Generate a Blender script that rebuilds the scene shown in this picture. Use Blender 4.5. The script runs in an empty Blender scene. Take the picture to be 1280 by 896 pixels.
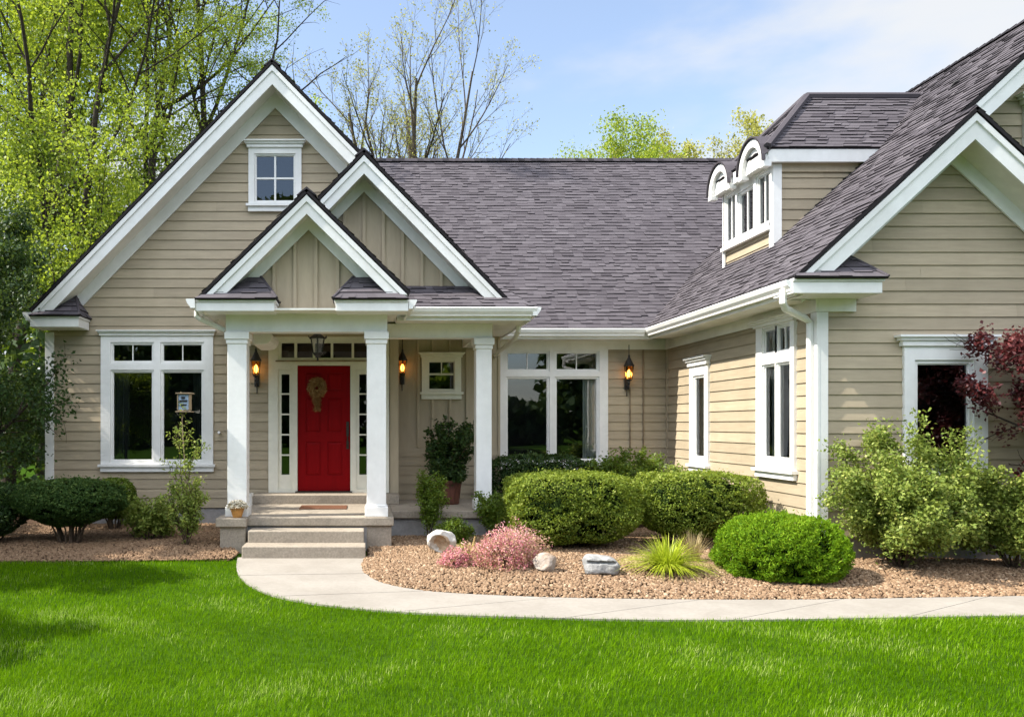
import bpy, math, random
import numpy as np
from mathutils import Vector, Matrix

sc = bpy.context.scene
R = math.radians
# ------------------------------------------------------------------ camera
cam_d = bpy.data.cameras.new('camera')
cam_d.sensor_width = 36.0
cam_d.lens = 28.125
cam_d.shift_x = 0.1445
cam_d.shift_y = 0.0648
cam_d.clip_start = 0.05
cam_d.clip_end = 3000
cam = bpy.data.objects.new('camera', cam_d)
sc.collection.objects.link(cam)
cam.location = (0, 0, 1.7)
cam.rotation_euler = (R(90), 0, 0)
sc.camera = cam
# ------------------------------------------------------------------ light
SUN_EL = R(47)
SUN_AZ = math.atan2(-1.0, -0.11)          # angle from +Y towards +X of the direction to the sun
to_sun = Vector((math.sin(SUN_AZ) * math.cos(SUN_EL), math.cos(SUN_AZ) * math.cos(SUN_EL), math.sin(SUN_EL)))
sun_d = bpy.data.lights.new('sun', 'SUN')
sun_d.energy = 3.8
sun_d.angle = R(0.6)
sun_d.color = (1.0, 0.94, 0.84)
sun = bpy.data.objects.new('sun', sun_d)
sc.collection.objects.link(sun)
sun.rotation_euler = (-to_sun).to_track_quat('-Z', 'Y').to_euler()
sun.location = (-30, -5, 40)

world = bpy.data.worlds.new("World")
sc.world = world
world.use_nodes = True
wn, wl = world.node_tree.nodes, world.node_tree.links
wn.clear()
w_out = wn.new('ShaderNodeOutputWorld')
w_bg = wn.new('ShaderNodeBackground')
w_bg.inputs['Strength'].default_value = 0.115
w_sky = wn.new('ShaderNodeTexSky')
w_sky.sky_type = 'NISHITA'
w_sky.sun_disc = False
w_sky.sun_elevation = SUN_EL
w_sky.sun_rotation = SUN_AZ
w_sky.air_density = 1.0
w_sky.dust_density = 0.6
w_sky.ozone_density = 1.0
# soft clouds: noise over the direction, thicker low down and to the right
w_tc = wn.new('ShaderNodeTexCoord')
w_map = wn.new('ShaderNodeMapping')
w_map.inputs['Scale'].default_value = (1.0, 1.0, 2.6)
w_map.inputs['Location'].default_value = (3.1, 0.4, 0.35)
w_noise = wn.new('ShaderNodeTexNoise')
w_noise.inputs['Scale'].default_value = 2.1
w_noise.inputs['Detail'].default_value = 9
w_noise.inputs['Roughness'].default_value = 0.52
w_sep = wn.new('ShaderNodeSeparateXYZ')
wl.new(w_tc.outputs['Generated'], w_map.inputs['Vector'])
wl.new(w_map.outputs['Vector'], w_noise.inputs['Vector'])
wl.new(w_tc.outputs['Generated'], w_sep.inputs['Vector'])
def wmath(op, a, b=None, clamp=False):
    n = wn.new('ShaderNodeMath'); n.operation = op; n.use_clamp = clamp
    for i, v in enumerate((a, b)):
        if v is None: continue
        if isinstance(v, (int, float)): n.inputs[i].default_value = v
        else: wl.new(v, n.inputs[i])
    return n.outputs[0]
bias = wmath('ADD', wmath('MULTIPLY', w_sep.outputs['X'], 0.30), wmath('ADD', wmath('MULTIPLY', w_sep.outputs['Z'], -1.25), wmath('ADD', wmath('MULTIPLY', w_sep.outputs['Y'], 0.22), 0.118)))
dens = wmath('ADD', w_noise.outputs['Fac'], bias)
w_ramp = wn.new('ShaderNodeValToRGB')
w_ramp.color_ramp.elements[0].position = 0.31
w_ramp.color_ramp.elements[0].color = (0, 0, 0, 1)
w_ramp.color_ramp.elements[1].position = 0.52
w_ramp.color_ramp.elements[1].color = (1, 1, 1, 1)
w_ramp.color_ramp.interpolation = 'EASE'
wl.new(dens, w_ramp.inputs['Fac'])
cl_f = wmath('ADD', wmath('MULTIPLY', w_ramp.outputs['Color'], 0.80), 0.12)
w_mix = wn.new('ShaderNodeMixRGB')
w_mix.inputs['Color2'].default_value = (3.0, 3.05, 3.1, 1)
# unseen bright cloud added behind the viewer to fill the shaded front walls
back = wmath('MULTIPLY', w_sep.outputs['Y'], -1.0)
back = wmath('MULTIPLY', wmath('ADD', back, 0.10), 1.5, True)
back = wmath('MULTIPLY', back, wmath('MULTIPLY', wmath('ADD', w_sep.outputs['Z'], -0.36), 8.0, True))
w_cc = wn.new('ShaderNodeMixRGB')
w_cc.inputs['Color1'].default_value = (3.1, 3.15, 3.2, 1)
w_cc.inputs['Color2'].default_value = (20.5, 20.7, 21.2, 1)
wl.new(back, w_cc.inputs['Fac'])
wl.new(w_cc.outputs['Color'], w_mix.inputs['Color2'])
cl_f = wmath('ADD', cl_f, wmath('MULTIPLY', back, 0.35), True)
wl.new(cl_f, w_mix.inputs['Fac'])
w_hsv = wn.new('ShaderNodeHueSaturation')
w_hsv.inputs['Saturation'].default_value = 0.95
w_hsv.inputs['Value'].default_value = 1.0
wl.new(w_sky.outputs['Color'], w_hsv.inputs['Color'])
wl.new(w_hsv.outputs['Color'], w_mix.inputs['Color1'])
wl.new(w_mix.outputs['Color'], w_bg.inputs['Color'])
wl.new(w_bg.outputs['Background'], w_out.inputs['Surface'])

sc.view_settings.view_transform = 'Standard'
sc.view_settings.look = 'None'
sc.view_settings.gamma = 1.0
sc.view_settings.use_curve_mapping = False
sc.view_settings.exposure = 1.35
sc.render.engine = 'CYCLES'
sc.cycles.use_denoising = True
sc.cycles.max_bounces = 7
sc.cycles.diffuse_bounces = 4
sc.cycles.glossy_bounces = 3
sc.cycles.transmission_bounces = 4
sc.cycles.transparent_max_bounces = 10
sc.cycles.caustics_reflective = False
sc.cycles.caustics_refractive = False
sc.cycles.sample_clamp_indirect = 6.0

# ------------------------------------------------------------------ helpers
COL = sc.collection
F = 1000.0
def S(px, D): return (px - 455.0) * D / F            # world X of a picture column at depth D
def H(py, D): return 1.7 + (531.0 - py) * D / F      # world Z of a picture row at depth D
def GD(py, z=0.0): return F * (1.7 - z) / (py - 531.0)

def tag(o, label=None, cat=None, group=None, kind=None):
    if label: o['label'] = label
    if cat: o['category'] = cat
    if group: o['group'] = group
    if kind: o['kind'] = kind
    return o
def empty(name, loc, label=None, cat=None, group=None):
    o = bpy.data.objects.new(name, None)
    o.empty_display_size = 0.2
    COL.objects.link(o)
    o.location = loc
    return tag(o, label, cat, group)
bpy_parents = {}
def attach(o, parent):
    if parent is not None:
        o.parent = parent
        base = bpy_parents.get(parent.name)
        m = world_of(parent)
        o.matrix_parent_inverse = m.inverted()
def world_of(o):
    m = Matrix.Translation(o.location) @ o.rotation_euler.to_matrix().to_4x4()
    if o.parent is not None:
        m = world_of(o.parent) @ o.matrix_parent_inverse @ m
    return m

def np_mesh(name, V, Fc, mat, parent=None, rnd=None, smooth=False):
    """V (n,3) array, Fc (m,k) array or list of such arrays"""
    V = np.asarray(V, dtype=np.float32)
    if not isinstance(Fc, list): Fc = [Fc]
    Fc = [np.asarray(f, dtype=np.int32) for f in Fc if len(f)]
    me = bpy.data.meshes.new(name)
    me.vertices.add(len(V))
    me.vertices.foreach_set('co', V.ravel())
    loops = np.concatenate([f.ravel() for f in Fc])
    tot = np.concatenate([np.full(len(f), f.shape[1], dtype=np.int32) for f in Fc])
    start = np.concatenate([[0], np.cumsum(tot)[:-1]]).astype(np.int32)
    me.loops.add(len(loops))
    me.loops.foreach_set('vertex_index', loops)
    me.polygons.add(len(tot))
    me.polygons.foreach_set('loop_start', start)
    if rnd is not None:
        a = me.attributes.new('rnd', 'FLOAT', 'FACE')
        a.data.foreach_set('value', np.asarray(rnd, dtype=np.float32))
    me.update(calc_edges=True)
    if smooth:
        me.polygons.foreach_set('use_smooth', np.ones(len(tot), dtype=bool))
    me.materials.append(mat)
    o = bpy.data.objects.new(name, me)
    COL.objects.link(o)
    attach(o, parent)
    return o

class MB:
    """collects faces and links them as one mesh object"""
    def __init__(self, M=None):
        self.v, self.f, self.r = [], [], []
        self.M = M
    def pt(self, p):
        if self.M is not None: p = self.M @ Vector(p)
        self.v.append((p[0], p[1], p[2]))
        return len(self.v) - 1
    def poly(self, pts, rnd=0.5):
        self.f.append([self.pt(p) for p in pts]); self.r.append(rnd)
    def box(self, x0, x1, y0, y1, z0, z1, rnd=0.5):
        i = [self.pt(p) for p in ((x0,y0,z0),(x1,y0,z0),(x1,y1,z0),(x0,y1,z0),(x0,y0,z1),(x1,y0,z1),(x1,y1,z1),(x0,y1,z1))]
        for q in ((0,3,2,1),(4,5,6,7),(0,1,5,4),(1,2,6,5),(2,3,7,6),(3,0,4,7)):
            self.f.append([i[k] for k in q]); self.r.append(rnd)
        return self
    def prism(self, A, B, rnd=0.5):
        """solid between polygon A and the matching polygon B"""
        n = len(A)
        a = [self.pt(p) for p in A]; b = [self.pt(p) for p in B]
        self.f.append(a[::-1]); self.f.append(b); self.r += [rnd, rnd]
        for k in range(n):
            self.f.append([a[k], a[(k+1) % n], b[(k+1) % n], b[k]]); self.r.append(rnd)
        return self
    def tube(self, pts, rad, n=8, caps=True, rnd=0.5):
        pts = [Vector(p) for p in pts]
        if not hasattr(rad, '__len__'): rad = [rad] * len(pts)
        rings = []
        prev = None
        for k, p in enumerate(pts):
            d = (pts[min(k+1, len(pts)-1)] - pts[max(k-1, 0)]).normalized()
            if prev is None:
                a = d.orthogonal().normalized()
            else:
                a = (prev - d * prev.dot(d)).normalized()
            prev = a
            b = d.cross(a)
            rings.append([self.pt(p + (a * math.cos(2*math.pi*j/n) + b * math.sin(2*math.pi*j/n)) * rad[k]) for j in range(n)])
        for k in range(len(rings)-1):
            for j in range(n):
                self.f.append([rings[k][j], rings[k][(j+1) % n], rings[k+1][(j+1) % n], rings[k+1][j]]); self.r.append(rnd)
        if caps:
            self.f.append(rings[0][::-1]); self.f.append(rings[-1]); self.r += [rnd, rnd]
        return self
    def lathe(self, prof, c=(0,0,0), n=16, rnd=0.5, sq=None):
        rings = []
        for r, z in prof:
            rings.append([self.pt((c[0] + r*math.cos(2*math.pi*(j+.5)/n), c[1] + r*math.sin(2*math.pi*(j+.5)/n), c[2] + z)) for j in range(n)])
        for k in range(len(rings)-1):
            for j in range(n):
                self.f.append([rings[k][j], rings[k][(j+1) % n], rings[k+1][(j+1) % n], rings[k+1][j]]); self.r.append(rnd)
        self.f.append(rings[0][::-1]); self.f.append(rings[-1]); self.r += [rnd, rnd]
        return self
    def plate(self, u0, u1, v0, v1, holes, w0, w1, rnd=0.5):
        """flat board in local u,v with rectangular holes, thickness w0..w1 (w towards the viewer)"""
        us = sorted(set([u0, u1] + [x for h in holes for x in h[:2] if u0 < x < u1]))
        vs = sorted(set([v0, v1] + [x for h in holes for x in h[2:] if v0 < x < v1]))
        def full(i, j):
            if i < 0 or j < 0 or i >= len(us)-1 or j >= len(vs)-1: return False
            cu, cv = (us[i]+us[i+1])/2, (vs[j]+vs[j+1])/2
            return not any(h[0] < cu < h[1] and h[2] < cv < h[3] for h in holes)
        for i in range(len(us)-1):
            for j in range(len(vs)-1):
                if not full(i, j): continue
                a, b, c, d = us[i], us[i+1], vs[j], vs[j+1]
                self.poly([(a,c,w1),(b,c,w1),(b,d,w1),(a,d,w1)], rnd)
                self.poly([(a,c,w0),(a,d,w0),(b,d,w0),(b,c,w0)], rnd)
                if not full(i-1, j): self.poly([(a,c,w0),(a,c,w1),(a,d,w1),(a,d,w0)], rnd)
                if not full(i+1, j): self.poly([(b,c,w1),(b,c,w0),(b,d,w0),(b,d,w1)], rnd)
                if not full(i, j-1): self.poly([(a,c,w0),(b,c,w0),(b,c,w1),(a,c,w1)], rnd)
                if not full(i, j+1): self.poly([(a,d,w1),(b,d,w1),(b,d,w0),(a,d,w0)], rnd)
        return self
    def lbox(self, u0, u1, v0, v1, w0, w1, rnd=0.5):
        """box in a wall's own u,v,w"""
        return self.plate(u0, u1, v0, v1, [], w0, w1, rnd)
    def build_each(self, name, mat, parent=None, bevel=0.0):
        """every separate piece becomes an object of its own"""
        up = list(range(len(self.v)))
        def find(a):
            while up[a] != a: up[a] = up[up[a]]; a = up[a]
            return a
        for f in self.f:
            for k in f[1:]: up[find(k)] = find(f[0])
        groups = {}
        for f, r in zip(self.f, self.r): groups.setdefault(find(f[0]), []).append((f, r))
        for fs in groups.values():
            q = MB(); idx = {}
            for f, r in fs:
                for k in f:
                    if k not in idx: idx[k] = len(q.v); q.v.append(self.v[k])
                q.f.append([idx[k] for k in f]); q.r.append(r)
            q.build(name, mat, parent, bevel=bevel)
    def build(self, name, mat, parent=None, smooth=False, bevel=0.0):
        me = bpy.data.meshes.new(name)
        me.from_pydata(self.v, [], self.f)
        a = me.attributes.new('rnd', 'FLOAT', 'FACE')
        a.data.foreach_set('value', self.r)
        if smooth:
            me.polygons.foreach_set('use_smooth', [True] * len(self.f))
        me.materials.append(mat)
        me.update()
        o = bpy.data.objects.new(name, me)
        COL.objects.link(o)
        attach(o, parent)
        if bevel:
            b = o.modifiers.new('bevel', 'BEVEL'); b.width = bevel; b.segments = 2; b.limit_method = 'ANGLE'; b.angle_limit = R(40)
        return o
def front_frame(y):      # wall facing the lawn: local (u,v,w) -> (u, y-w, v)
    return Matrix(((1,0,0,0),(0,0,-1,y),(0,1,0,0),(0,0,0,1)))
def side_frame(x):       # wall facing -x: local (u,v,w) -> (x-w, -u, v)
    return Matrix(((0,0,-1,x),(-1,0,0,0),(0,1,0,0),(0,0,0,1)))

# ------------------------------------------------------------------ materials
def new_mat(name):
    m = bpy.data.materials.new(name); m.use_nodes = True
    nt = m.node_tree
    b = nt.nodes['Principled BSDF']
    return m, nt, nt.nodes, nt.links, b
def link_noise(nt, scale, detail=4, rough=.55, vec=None, dist=0):
    n = nt.nodes.new('ShaderNodeTexNoise')
    n.inputs['Scale'].default_value = scale; n.inputs['Detail'].default_value = detail
    n.inputs['Roughness'].default_value = rough; n.inputs['Distortion'].default_value = dist
    if vec is not None: nt.links.new(vec, n.inputs['Vector'])
    return n
def ramp(nt, fac, stops):
    r = nt.nodes.new('ShaderNodeValToRGB')
    el = r.color_ramp.elements
    while len(el) < len(stops): el.new(0.5)
    for e, (p, c) in zip(el, stops):
        e.position = p; e.color = (*c, 1)
    nt.links.new(fac, r.inputs['Fac'])
    return r.outputs['Color']
def mixc(nt, fac, a, b, mode='MIX'):
    n = nt.nodes.new('ShaderNodeMixRGB'); n.blend_type = mode
    for s, v in (('Fac', fac), ('Color1', a), ('Color2', b)):
        if isinstance(v, (int, float)): n.inputs[s].default_value = v
        elif isinstance(v, tuple): n.inputs[s].default_value = (*v, 1)
        else: nt.links.new(v, n.inputs[s])
    return n.outputs['Color']
def bump(nt, b, h, strength=.3, dist=.01):
    n = nt.nodes.new('ShaderNodeBump'); n.inputs['Strength'].default_value = strength; n.inputs['Distance'].default_value = dist
    nt.links.new(h, n.inputs['Height']); nt.links.new(n.outputs['Normal'], b.inputs['Normal'])
def coord(nt, scale=(1,1,1)):
    tc = nt.nodes.new('ShaderNodeTexCoord'); mp = nt.nodes.new('ShaderNodeMapping')
    mp.inputs['Scale'].default_value = scale
    nt.links.new(tc.outputs['Object'], mp.inputs['Vector'])
    return mp.outputs['Vector']
def attr(nt):
    a = nt.nodes.new('ShaderNodeAttribute'); a.attribute_name = 'rnd'
    return a.outputs['Fac']

def painted(name, col, rough=.5, var=.06, grain=(3,3,3), bump_s=.08, spec=.4, rndvar=.0):
    m, nt, N, L, b = new_mat(name)
    v = coord(nt, grain)
    n = link_noise(nt, 4, 6, .6, v)
    dark = tuple(c * (1 - var*1.6) for c in col); lite = tuple(min(1, c * (1 + var)) for c in col)
    c = ramp(nt, n.outputs['Fac'], [(.3, dark), (.7, lite)])
    if rndvar:
        g = ramp(nt, attr(nt), [(0, (1-rndvar,)*3), (1, (1+rndvar*.4,)*3)])
        c = mixc(nt, 1.0, c, g, 'MULTIPLY')
    n9 = link_noise(nt, 1.0, 5, .65, coord(nt, (1.3, 1.3, .5)))
    c = mixc(nt, 1.0, c, ramp(nt, n9.outputs['Fac'], [(.32, (.91,.905,.89)), (.62, (1.03,1.03,1.03))]), 'MULTIPLY')
    L.new(c, b.inputs['Base Color'])
    b.inputs['Roughness'].default_value = rough
    b.inputs['Specular IOR Level'].default_value = spec
    if bump_s:
        n2 = link_noise(nt, 30, 4, .6, v)
        bump(nt, b, n2.outputs['Fac'], bump_s, .004)
    return m
M_ = {}
M_['siding'] = painted('siding_paint', (.42, .347, .242), .62, .07, (.7, .7, 6), .25, .3, .15)
M_['siding_side'] = M_['siding']
M_['batten'] = painted('batten_paint', (.42, .347, .242), .6, .05, (4, 4, .7), .2, .3)
M_['white'] = painted('white_paint', (.80, .795, .775), .42, .03, (2,2,2), .05, .4)
M_['soffit'] = painted('soffit_paint', (.76, .74, .68), .6, .04, (2,2,2), .05, .3)
M_['cream'] = painted('cream_trim', (.74, .72, .62), .5, .04, (2,2,2), .05, .35)
M_['red'] = painted('red_door_paint', (.215, .002, .004), .5, .06, (6,6,.8), .1, .08)
M_['black'] = painted('black_iron', (.018, .016, .015), .42, .2, (9,9,9), .15, .5)
M_['bronze'] = painted('dark_handle', (.03, .025, .022), .3, .2, (9,9,9), .05, .6)
M_['interior'] = painted('dark_room', (.045, .042, .04), .9, .1, (1,1,1), 0, .1)
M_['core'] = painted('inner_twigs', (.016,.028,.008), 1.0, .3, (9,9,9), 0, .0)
M_['curtain'] = painted('curtain_cloth', (.78, .76, .71), .9, .08, (6,6,.6), .1, .1)
M_['drape'] = painted('dark_drape', (.10, .10, .10), .9, .1, (6,6,.6), .1, .1)
M_['pot_red'] = painted('brown_glaze', (.105, .036, .024), .45, .35, (5,5,1.2), .2, .5)
M_['pot_clay'] = painted('orange_clay', (.50, .24, .07), .7, .15, (5,5,5), .15, .3)
M_['flower_white'] = painted('dry_white_blossom', (.66, .60, .47), .8, .15, (9,9,9), 0, .2)
M_['wood'] = painted('grey_wood', (.26, .20, .13), .7, .2, (10,10,1), .2, .3)
M_['blue_white'] = painted('pale_blue_panel', (.36, .46, .62), .4, .3, (14,14,14), 0, .4)
M_['straw'] = painted('straw', (.30, .20, .09), .8, .3, (20,20,20), .1, .2)
M_['mat'] = painted('brown_coir', (.16, .075, .045), .95, .35, (30,30,30), .5, .1)
M_['pipe'] = painted('white_pipe', (.74, .73, .70), .35, .03, (3,3,3), 0, .45)
M_['flash'] = painted('drip_edge', (.03, .028, .03), .55, .2, (6,6,6), .1, .4)

def mineral(name, c0, c1, scale, rough=.85, bump_s=.4, bd=.01, rndcols=None, stain=None):
    m, nt, N, L, b = new_mat(name)
    v = coord(nt)
    n = link_noise(nt, scale, 8, .65, v)
    c = ramp(nt, n.outputs['Fac'], [(.3, c0), (.7, c1)])
    n3 = link_noise(nt, 1.1, 4, .6, v)
    g = ramp(nt, n3.outputs['Fac'], [(.3, (.86,.85,.84)), (.7, (1.06,1.06,1.06))])
    c = mixc(nt, 1.0, c, g, 'MULTIPLY')
    if stain:
        n4 = link_noise(nt, 2.3, 6, .7, v, .6)
        f = ramp(nt, n4.outputs['Fac'], [(.52, (0,0,0)), (.72, (1,1,1))])
        c = mixc(nt, f, c, stain)
    if rndcols:
        a = ramp(nt, attr(nt), rndcols)
        c = mixc(nt, .85, c, a)
    L.new(c, b.inputs['Base Color'])
    b.inputs['Roughness'].default_value = rough
    b.inputs['Specular IOR Level'].default_value = .25
    n2 = link_noise(nt, scale * 2.2, 6, .7, v)
    bump(nt, b, n2.outputs['Fac'], bump_s, bd)
    return m
M_['concrete'] = mineral('step_concrete', (.24,.205,.16), (.38,.33,.265), 38, .88, .35, .006, stain=(.20,.17,.135))
M_['walk'] = mineral('walk_concrete', (.275,.250,.215), (.32,.294,.255), 26, .9, .25, .004, stain=(.25,.225,.19))
M_['parge'] = mineral('foundation_parging', (.24,.235,.23), (.34,.33,.32), 14, .9, .4, .01)
M_['stone'] = mineral('bark_stone', (.22,.13,.075), (.38,.25,.155), 20, .85, .4, .01,
                      rndcols=[(0,(.07,.040,.022)),(.25,(.165,.10,.056)),(.6,(.235,.152,.088)),(.85,(.315,.218,.134)),(1,(.45,.33,.22))])
M_['soil'] = mineral('bed_soil', (.035,.018,.010), (.12,.07,.04), 30, .95, .8, .02)
M_['turf'] = mineral('turf_soil', (.020,.050,.006), (.05,.10,.012), 9, .95, .6, .02)
M_['turf'].node_tree.nodes['Principled BSDF'].inputs['Specular IOR Level'].default_value = 0.0
M_['white_rock'] = mineral('white_limestone', (.44,.41,.36), (.68,.65,.60), 9, .8, .7, .02)
M_['tan_hollow'] = mineral('tan_hollow', (.34,.23,.14), (.56,.42,.29), 14, .9, .8, .02)
M_['tan_rock'] = mineral('tan_fieldstone', (.26,.21,.17), (.50,.44,.38), 10, .85, .7, .02, stain=(.34,.23,.14))
M_['grey_rock'] = mineral('grey_fieldstone', (.185,.183,.178), (.42,.42,.405), 9, .85, .8, .02, stain=(.08,.09,.09))

def shingle_mat():
    m, nt, N, L, b = new_mat('asphalt_shingle')
    v = coord(nt)
    a = ramp(nt, attr(nt), [(0,(.018,.016,.018)),(.10,(.055,.049,.056)),(.45,(.090,.081,.090)),(.75,(.115,.105,.115)),(1,(.155,.142,.154))])
    n = link_noise(nt, 160, 4, .7, v)
    g = ramp(nt, n.outputs['Fac'], [(.3,(.62,.62,.62)),(.7,(1.35,1.33,1.33))])
    c = mixc(nt, 1.0, a, g, 'MULTIPLY')
    n3 = link_noise(nt, .8, 5, .6, v)
    g2 = ramp(nt, n3.outputs['Fac'], [(.3,(.86,.86,.87)),(.7,(1.08,1.08,1.08))])
    c = mixc(nt, 1.0, c, g2, 'MULTIPLY')
    L.new(c, b.inputs['Base Color'])
    b.inputs['Roughness'].default_value = .9
    b.inputs['Specular IOR Level'].default_value = .2
    n2 = link_noise(nt, 220, 3, .6, v)
    bump(nt, b, n2.outputs['Fac'], .5, .004)
    return m
M_['shingle'] = shingle_mat()

def leaf_mat(name, stops, trans=.35, tcol=None, rough=.5, spec=.3):
    m, nt, N, L, b = new_mat(name)
    c = ramp(nt, attr(nt), stops)
    L.new(c, b.inputs['Base Color'])
    b.inputs['Roughness'].default_value = rough
    b.inputs['Specular IOR Level'].default_value = spec
    t = N.new('ShaderNodeBsdfTranslucent')
    if tcol: L.new(mixc(nt, .6, c, tcol), t.inputs['Color'])
    else: L.new(c, t.inputs['Color'])
    mx = N.new('ShaderNodeMixShader'); mx.inputs[0].default_value = trans
    L.new(b.outputs[0], mx.inputs[1]); L.new(t.outputs[0], mx.inputs[2])
    L.new(mx.outputs[0], N['Material Output'].inputs['Surface'])
    return m
M_['grass'] = leaf_mat('grass_blade', [(0,(.040,.105,.001)),(.5,(.118,.245,.003)),(.85,(.20,.335,.010)),(1,(.44,.52,.15))], .40, (.21,.40,.003), .7, .0)
M_['leaf_spring'] = leaf_mat('spring_leaf', [(0,(.10,.175,.016)),(.5,(.27,.36,.035)),(1,(.50,.54,.11))], .5, (.46,.55,.035))
M_['leaf_yellow'] = leaf_mat('budding_leaf', [(0,(.30,.29,.05)),(.5,(.44,.43,.10)),(1,(.58,.56,.20))], .5, (.55,.54,.12))
M_['leaf_mid'] = leaf_mat('midgreen_leaf', [(0,(.06,.11,.012)),(.6,(.12,.19,.022)),(1,(.21,.27,.035))], .4, (.28,.36,.02))
M_['leaf_dark'] = leaf_mat('dark_leaf', [(0,(.016,.042,.010)),(.6,(.038,.080,.018)),(1,(.10,.15,.03))], .3, (.12,.17,.02))
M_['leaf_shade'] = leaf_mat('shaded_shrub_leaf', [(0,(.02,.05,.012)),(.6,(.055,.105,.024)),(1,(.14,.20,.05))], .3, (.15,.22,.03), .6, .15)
M_['leaf_box'] = leaf_mat('boxwood_leaf', [(0,(.040,.075,.010)),(.5,(.17,.235,.030)),(.85,(.32,.38,.065)),(1,(.46,.50,.14))], .40, (.36,.43,.03), .55, .15)
M_['leaf_bright'] = leaf_mat('bright_yew_leaf', [(0,(.030,.090,.004)),(.5,(.14,.27,.010)),(1,(.30,.43,.03))], .40, (.32,.46,.010), .6, .12)
M_['leaf_light'] = leaf_mat('light_shrub_leaf', [(0,(.10,.16,.03)),(.5,(.23,.30,.06)),(.85,(.36,.41,.10)),(1,(.50,.50,.15))], .38, (.34,.40,.05), .5, .2)
M_['wreath'] = leaf_mat('dried_wreath', [(0,(.14,.06,.022)),(.6,(.42,.24,.09)),(1,(.66,.46,.22))], .2, (.3,.18,.07), .7, .15)
M_['leaf_red'] = leaf_mat('red_maple_leaf', [(0,(.045,.012,.014)),(.6,(.10,.022,.024)),(1,(.24,.065,.06))], .3, (.22,.04,.04), .45, .4)
M_['leaf_lime'] = leaf_mat('lime_blade', [(0,(.22,.30,.015)),(.6,(.42,.50,.03)),(1,(.62,.64,.10))], .35, (.50,.58,.03), .4, .4)
M_['leaf_tan'] = leaf_mat('dry_blade', [(0,(.28,.20,.09)),(.6,(.42,.33,.16)),(1,(.58,.48,.27))], .25, (.5,.4,.2), .6, .2)
M_['petal'] = leaf_mat('pink_petal', [(0,(.12,.13,.03)),(.24,(.40,.25,.13)),(.36,(.56,.17,.22)),(.65,(.70,.33,.36)),(1,(.86,.60,.56))], .3, (.75,.25,.32), .6, .2)
M_['petal_tan'] = leaf_mat('faded_petal', [(0,(.16,.15,.05)),(.4,(.42,.29,.15)),(.8,(.62,.40,.28)),(1,(.74,.46,.42))], .3, (.5,.35,.2), .6, .2)
M_['bark'] = mineral('dark_bark', (.028,.022,.017), (.075,.06,.045), 12, .95, .8, .03)
M_['bark_grey'] = mineral('grey_bark', (.06,.048,.036), (.15,.12,.09), 12, .95, .8, .03)
M_['stem'] = mineral('shrub_stem', (.05,.033,.022), (.13,.09,.06), 20, .95, .6, .02)

def glass_mat(name='window_glass', tint=(.80,.86,.86), ior=1.75, extra=.05):
    m, nt, N, L, b = new_mat(name)
    N.remove(b)
    tr = N.new('ShaderNodeBsdfTransparent'); tr.inputs['Color'].default_value = (*tint, 1)
    gl = N.new('ShaderNodeBsdfGlossy'); gl.inputs['Roughness'].default_value = 0.012
    gl.inputs['Color'].default_value = (.95,.97,1,1)
    v = coord(nt)
    n = link_noise(nt, 1.1, 2, .5, v)
    bn = N.new('ShaderNodeBump'); bn.inputs['Strength'].default_value = .05; bn.inputs['Distance'].default_value = .05
    L.new(n.outputs['Fac'], bn.inputs['Height']); L.new(bn.outputs['Normal'], gl.inputs['Normal'])
    fr = N.new('ShaderNodeFresnel'); fr.inputs['IOR'].default_value = ior
    ad = N.new('ShaderNodeMath'); ad.operation = 'ADD'; ad.use_clamp = True; ad.inputs[1].default_value = extra
    L.new(fr.outputs[0], ad.inputs[0])
    mx = N.new('ShaderNodeMixShader')
    L.new(ad.outputs[0], mx.inputs[0]); L.new(tr.outputs[0], mx.inputs[1]); L.new(gl.outputs[0], mx.inputs[2])
    L.new(mx.outputs[0], N['Material Output'].inputs['Surface'])
    return m
M_['glass'] = glass_mat()
M_['amber'] = glass_mat('amber_glass', (1.0,.60,.22), 1.5, .0)
M_['clear'] = glass_mat('lantern_glass', (.80,.78,.72), 1.6, .05)
def emit(name, col, s):
    m, nt, N, L, b = new_mat(name)
    b.inputs['Base Color'].default_value = (*col, 1)
    b.inputs['Emission Color'].default_value = (*col, 1)
    b.inputs['Emission Strength'].default_value = s
    return m
M_['bulb'] = emit('lit_bulb', (1.0,.66,.26), 3.6)
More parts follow.
